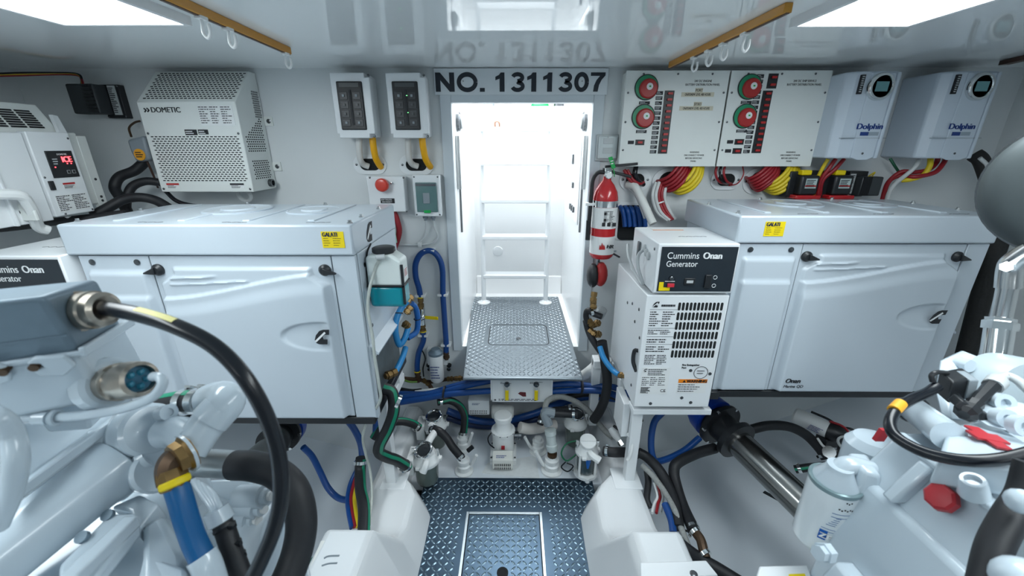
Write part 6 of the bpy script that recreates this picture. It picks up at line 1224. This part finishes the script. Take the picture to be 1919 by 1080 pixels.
for k in range(4): part('wire', G().tube(DP([(362+k*7, 900+k*4, .62), (378+k*7, 925, .61), (396+k*5, 950, .60), (408+k*3, 968, .60)]), .0045, 8), engw, lm, sm=60)
part('collar', G().lathe(D(404, 955, .60), D(418, 985, .60)-D(404, 955, .60), [(0, .017), (.02, .018), (.022, .015)], 18), engw, lm)
P = DP([(414, 974, .60), (424, 1000, .595), (434, 1030, .59), (448, 1068, .58), (462, 1105, .57)]); part('sleeve', G().tube(P, .0135, 14), rubber, lm, sm=60)
for q in ((419, 985), (430, 1018), (438, 1040)):
    k = D(q[0], q[1], .594); part('cable_tie', G().lathe(k-V((0, 0, .002)), P[1]-P[0], [(0, .015), (.004, .015)], 16), black, lm); part('tie_head', G().obox(k+V((.016, -.004, .004)), (.005, 0, 0), (0, .003, 0), (0, 0, .003)), black, lm)
# brown brush-like cover at the left edge
part('bronze_cap', G().lathe(D(4, 735, .47), (.3, .5, -.5), [(-.03, .016), (.0, .016), (.012, .012)], 18), copper, t)
# ================================================================ right engine and gearbox (foreground)
t = thing('gearbox', 'white painted engine gearbox with red sealed plug at the lower right', 'gearbox', (.9, .3, .5)); EN2 = t
Y1, Y0 = .555, -.1
part('lower_case', G().prism([(.56, Y1, .45), (.578, Y1, .74), (.618, Y1, .846), (1.25, Y1, .846), (1.25, Y1, .45)], (0, Y0-Y1, 0)), engw, t, bev=.010, seg=3)
part('upper_case', G().prism([(.626, Y1+.03, .84), (.672, Y1+.03, .925), (1.25, Y1+.03, .935), (1.25, Y1+.03, .84)], (0, Y0-Y1, 0)), engw, t, bev=.008, seg=3)
part('case_rib', G().prism([(.612, .50, .85), (.652, .50, .925), (.67, .50, .925), (.64, .50, .85)], (0, .022, 0)), engw, t, bev=.005)
part('rim_strip', G().bar((.664, Y1+.02, .928), (.664, Y0, .928), .022, .012), engw, t, bev=.004)
part('corner_rib', G().bar((.580, Y1, .73), (.614, Y1, .843), .014, .014, up=(0, 1, 0)), engw, t, bev=.006)
part('lower_flange', G().prism([(.535, Y1-.06, .70), (.55, Y1-.06, .73), (.59, Y1-.06, .73), (.59, Y1-.06, .5), (.535, Y1-.06, .5)], (0, -.6, 0)), engw, t, bev=.006)
c = D(1529, 1036, .60); part('hex_bolt', G().lathe(c+V((.012, 0, 0)), (-1, -.3, .3), [(-.01, .014), (.004, .014), (.004, .011), (.014, .011)], 6), engw, t)
# oil filter
fx, fy, fz0, fz1 = .588, .578, .675, .822
of = thing('oil_filter', 'white oil filter canister with blue print on the right gearbox', 'filter', (fx, fy, fz0))
cn = part('canister', G().lathe((fx, fy, fz0), (0, 0, 1), [(0, .031), (.006, .038), (.012, .040), (fz1-fz0, .040)], 48), mat('filter_white', (.74, .80, .83), .25, coat=.3), of)
part('rim', G().lathe((fx, fy, fz1-.006), (0, 0, 1), [(0, .0405), (.003, .0415), (.008, .0415), (.010, .039), (.008, .036)], 48), mat('rim_grey', (.26, .36, .38), .3, .5), of)
part('adaptor', G().lathe((fx, fy, fz1), (0, 0, 1), [(0, .036), (.006, .035), (.024, .022), (.034, .02)], 32), engw, of)
def oncan(ang, z, w, h, m, nm, rr=.0403):
    g = G(); n = 6; vs = []
    for j in (0, 1):
        for i in range(n+1): a = ang+w*(i/n-.5); vs.append((fx+rr*math.sin(a), fy-rr*math.cos(a), z+h*j))
    g.add(vs, [(i, i+1, n+2+i, n+1+i) for i in range(n)]); return part(nm, g, m, cn, sm=60)
blu = mat('print_blue', (.01, .12, .35), .5)
lg = oncan(-.62, fz0+.042, .30, .022, mat('logo_blue', (.0, .10, .42), .4), 'logo', .0405)
text('lettering', 'ZF', .016, (fx+.041*math.sin(-.74), fy-.041*math.cos(-.74)-.0004, fz0+.047), iwhite, lg, right=(math.cos(-.62), math.sin(-.62), 0), bold=.0006)
for z in (.062, .068, .098, .106): oncan(-.2, fz0+z, 1.1 if z < .08 else .7, .0012, blu, 'print_line')
for k in range(5): oncan(-.45+.05*k, fz0+.078+.0045*k, .35-.04*k, .0012, blu, 'print_line')
for k in range(7): oncan(-.35+.11*k, fz0+.117-.002*(k % 2), .07, .003, ink, 'hand_mark')
for k in range(3): oncan(-.15+.1*k, fz0+.133-.002*(k % 2), .06, .003, ink, 'hand_mark')
t = EN2
part('filter_head', G().hexa([(.600, .545, .81), (.640, .53, .80), (.66, .60, .80), (.61, .61, .82), (.606, .556, .868), (.632, .545, .866), (.65, .60, .866), (.615, .60, .868)]), engw, t, bev=.008, seg=3)
part('head_neck', G().tube([(fx, fy, .842), (.605, .58, .854), (.645, .57, .85)], .017, 20), engw, t, sm=60)
# red plug, boss, dipstick lug
c = D(1755, 929, .60); part('sealed_plug', G().lathe(c+V((.012, 0, -.006)), (-.85, -.1, .5), [(0, .0205), (.010, .0195), (.013, .016), (.0145, .007)], 8), mat('red_sealant', (.42, .02, .03), .45), t, sm=20)
c = D(1822, 905, .565); part('boss', G().lathe(c-V((-.01, 0, .02)), (-.4, 0, .9), [(0, .017), (.026, .014), (.028, .013), (.028, .009), (.022, .008)], 24), engw, t)
c = D(1830, 897, .555); 
part('rear_housing', G().lathe((.70, .63, .77), (0, .1, 1), [(0, .05), (.08, .046), (.095, .034), (.10, .012)], 32), engw, t)
part('red_tab', G().obox(D(1652, 815, .73), (.008, 0, 0), (0, .004, 0), (.003, 0, .012)), mat('red_sealant', (.42, .02, .03), .45), t)
# top deck parts
a = D(1712, 768, .74); b = D(1778, 818, .64); part('top_barrel', G().lathe(a, b-a, [(-.01, .016), (0, .022), ((b-a).length, .023)], 28), engw, t)
part('barrel_ring', G().ring(a, b-a, .022, .004, 24, 6), black, t)
g = G(); dk = DP([(1779, 797, .66), (1850, 785, .70), (1960, 850, .58), (1930, 880, .53), (1760, 862, .60)]); g.prism(dk, V((0, 0, -.05))); part('top_block', g, engw, t, bev=.006)
cc = D(1848, 824, .615); ax = (D(1880, 845, .585)-D(1815, 802, .65)).normalized(); ay = V((0, 0, 1)).cross(ax); g = G().obox(cc+V((0, 0, .004)), ax*.034, ay*.009, V((0, 0, .0016))); g2 = G().obox(cc+V((0, 0, .0045)), ay*.019, ax*.013, V((0, 0, .0016)))
part('red_mark', g, mat('red_sealant', (.42, .02, .03), .45), t); part('red_mark', g2, mat('red_sealant', (.42, .02, .03), .45), t)
part('back_plate', G().prism(DP([(1777, 683, .80), (1818, 664, .81), (1867, 683, .80), (1960, 686, .78), (1960, 800, .74), (1780, 790, .74), (1768, 742, .77)]), V((.0, .02, 0))), engw, t, bev=.006)
part('plate_boss', G().lathe(D(1806, 683, .795), (0, -1, .2), [(-.01, .012), (.012, .012), (.012, .006)], 18), engw, t)
part('rear_drum', G().lathe(D(1915, 745, .76), (0, -1, .3), [(-.05, .075), (0, .075), (.012, .068), (.016, .04)], 36), mat('drum_grey', (.42, .49, .53), .35), t)
lb = part('lug_block', G().prism(DP([(1858, 765, .68), (1885, 755, .68), (1960, 775, .64), (1960, 830, .60), (1850, 800, .65)]), V((.0, .03, .0))), engw, t, bev=.006)
for q in ((1886, 790, .645), (1920, 805, .61), (1882, 760, .675)): part('lug_boss', G().lathe(D(*q)+V((0, .01, 0)), (-.3, -1, .5), [(0, .016), (.016, .015), (.016, .007), (.008, .006)], 20), engw, lb)
# connectors and cables
cn2 = thing('cable_loop', 'black cable loop with orange tag over the right gearbox', 'cable', D(1800, 860, .6))
P = DP([(1756, 724, .70), (1738, 736, .695), (1706, 750, .68), (1680, 768, .665), (1668, 792, .65), (1675, 814, .635), (1702, 834, .615), (1745, 852, .59), (1806, 863, .565), (1868, 862, .55), (1925, 850, .54), (1990, 830, .53)])
part('cable_body', G().tube(P, .0085, 16, 8), cablek, cn2, sm=60)
q0 = D(1688, 757, .672); q1 = D(1675, 770, .662); part('orange_tag', G().lathe(q0, q1-q0, [(0, .0093), ((q1-q0).length, .0093)], 18), mat('orange_tag', (.8, .38, .02), .45), cn2)
cbx = part('connector', G().obox(D(1790, 722, .715), (D(1812, 718, .72)-D(1768, 726, .71))*.5, V((.006, .018, .0)), V((-.004, .0, .022))), black, cn2, bev=.004); part('connector_face', G().obox(D(1808, 722, .71), V((.008, .0, 0)), V((.004, .016, 0)), V((-.003, 0, .020))), grey, cbx, bev=.002); part('connector_clip', G().tube(DP([(1748, 716, .70), (1746, 704, .70), (1756, 698, .70), (1775, 699, .71)]), .004, 8), black, cbx)
sn = thing('sensor_plug', 'black sensor plug with grey cap on the right gearbox', 'plug', D(1806, 778, .66)); a = D(1806, 778, .665); b = D(1862, 722, .70)
part('plug_body', G().lathe(a, b-a, [(0, .008), (.006, .016), (.02, .016), (.022, .010), (.04, .012), (.042, .009), ((b-a).length, .012)], 8), black, sn, sm=20); part('plug_wing', G().obox(a+(b-a)*.2, V((.022, -.008, -.012)), V((.003, .01, 0)), V((.004, 0, .006))), black, sn, bev=.002); part('grey_cap', G().lathe(b, b-a, [(-.004, .014), (.014, .015), (.02, .012)], 12), lgrey, sn)
part('cable', G().tube(DP([(1868, 716, .705), (1885, 705, .71), (1905, 712, .70), (1925, 730, .69), (1960, 760, .67)]), .007, 10), lgrey, sn, sm=60)
hose('hose', DP([(1935, 870, .50), (1918, 930, .50), (1890, 975, .49), (1862, 1030, .48), (1845, 1100, .47)]), .0165, rubber, 'thick black hose crossing the lower right corner')
part('hose_end', G().ball(D(1912, 940, .47), .014, 14), engw, EN2); part('corner_casting', G().ball(D(1930, 1100, .42), .03, 18, (1, 1, .8)), engw, EN2)
# linkage strut and round silencer at the right edge
st = thing('steering_strut', 'chromed strut with fork end standing at the right edge', 'strut', D(1852, 680, .84))
a = D(1862, 690, .82); b = D(1877, 590, .82); part('lower_tube', G().lathe(a, b-a, [(-.03, .022), (.03, .022), ((b-a).length*.72, .022)], 28), chrome, st); part('lock_nut', G().lathe(a+(b-a)*.72, b-a, [(0, .026), (.016, .026), (.018, .022), (.024, .0225)], 6), chrome, st, sm=20)
c = D(1892, 520, .80); part('upper_tube', G().cyl(a+(b-a)*.9, c, .0155, n=24), steel, st); part('fork_end', G().tube(DP([(1889, 540, .805), (1893, 505, .80), (1902, 490, .79), (1940, 465, .76)]), .019, 18), steel, st, sm=60); part('fork_bolt', G().cyl(D(1886, 500, .77), D(1902, 505, .83), .010, n=6), chrome, st)
si = thing('silencer', 'large round grey intake silencer cut by the right edge', 'silencer', D(1975, 480, .72)); c = D(2006, 350, .72); part('drum', G().lathe(c+V((.02, .0, 0)), (-.75, -.45, .0), [(-.14, .12), (0, .125), (.02, .122), (.035, .108), (.045, .08), (.05, .03)], 48), mat('silencer_grey', (.07, .085, .09), .5, .4, nz=.05, scale=60), si, sm=60); part('drum_band', G().lathe(c+V((.02, 0, 0)), (-.75, -.45, .0), [(-.01, .128), (.006, .128)], 48), dsteel, si)
hose('strut_arm', DP([(1895, 700, .78), (1910, 690, .77), (1940, 672, .75)]), .010, chrome, 'short chrome arm beside the strut foot', 'arm')
# white shelf with a yellow strip at the bottom edge
z = .62; s = thing('service_tray', 'white tray edge with a yellow strip at the bottom of the picture', 'tray', W(1470, 1075, Z=z)); part('tray', G().prism([W(u, v, Z=z) for u, v in ((1422, 1066), (1512, 1064), (1530, 1120), (1405, 1120))], (0, 0, .008)), white, s, bev=.003); part('yellow_strip', G().prism([W(u, v, Z=z+.0085) for u, v in ((1478, 1077), (1508, 1076), (1512, 1090), (1478, 1090))], (0, 0, .001)), ylabel, s)
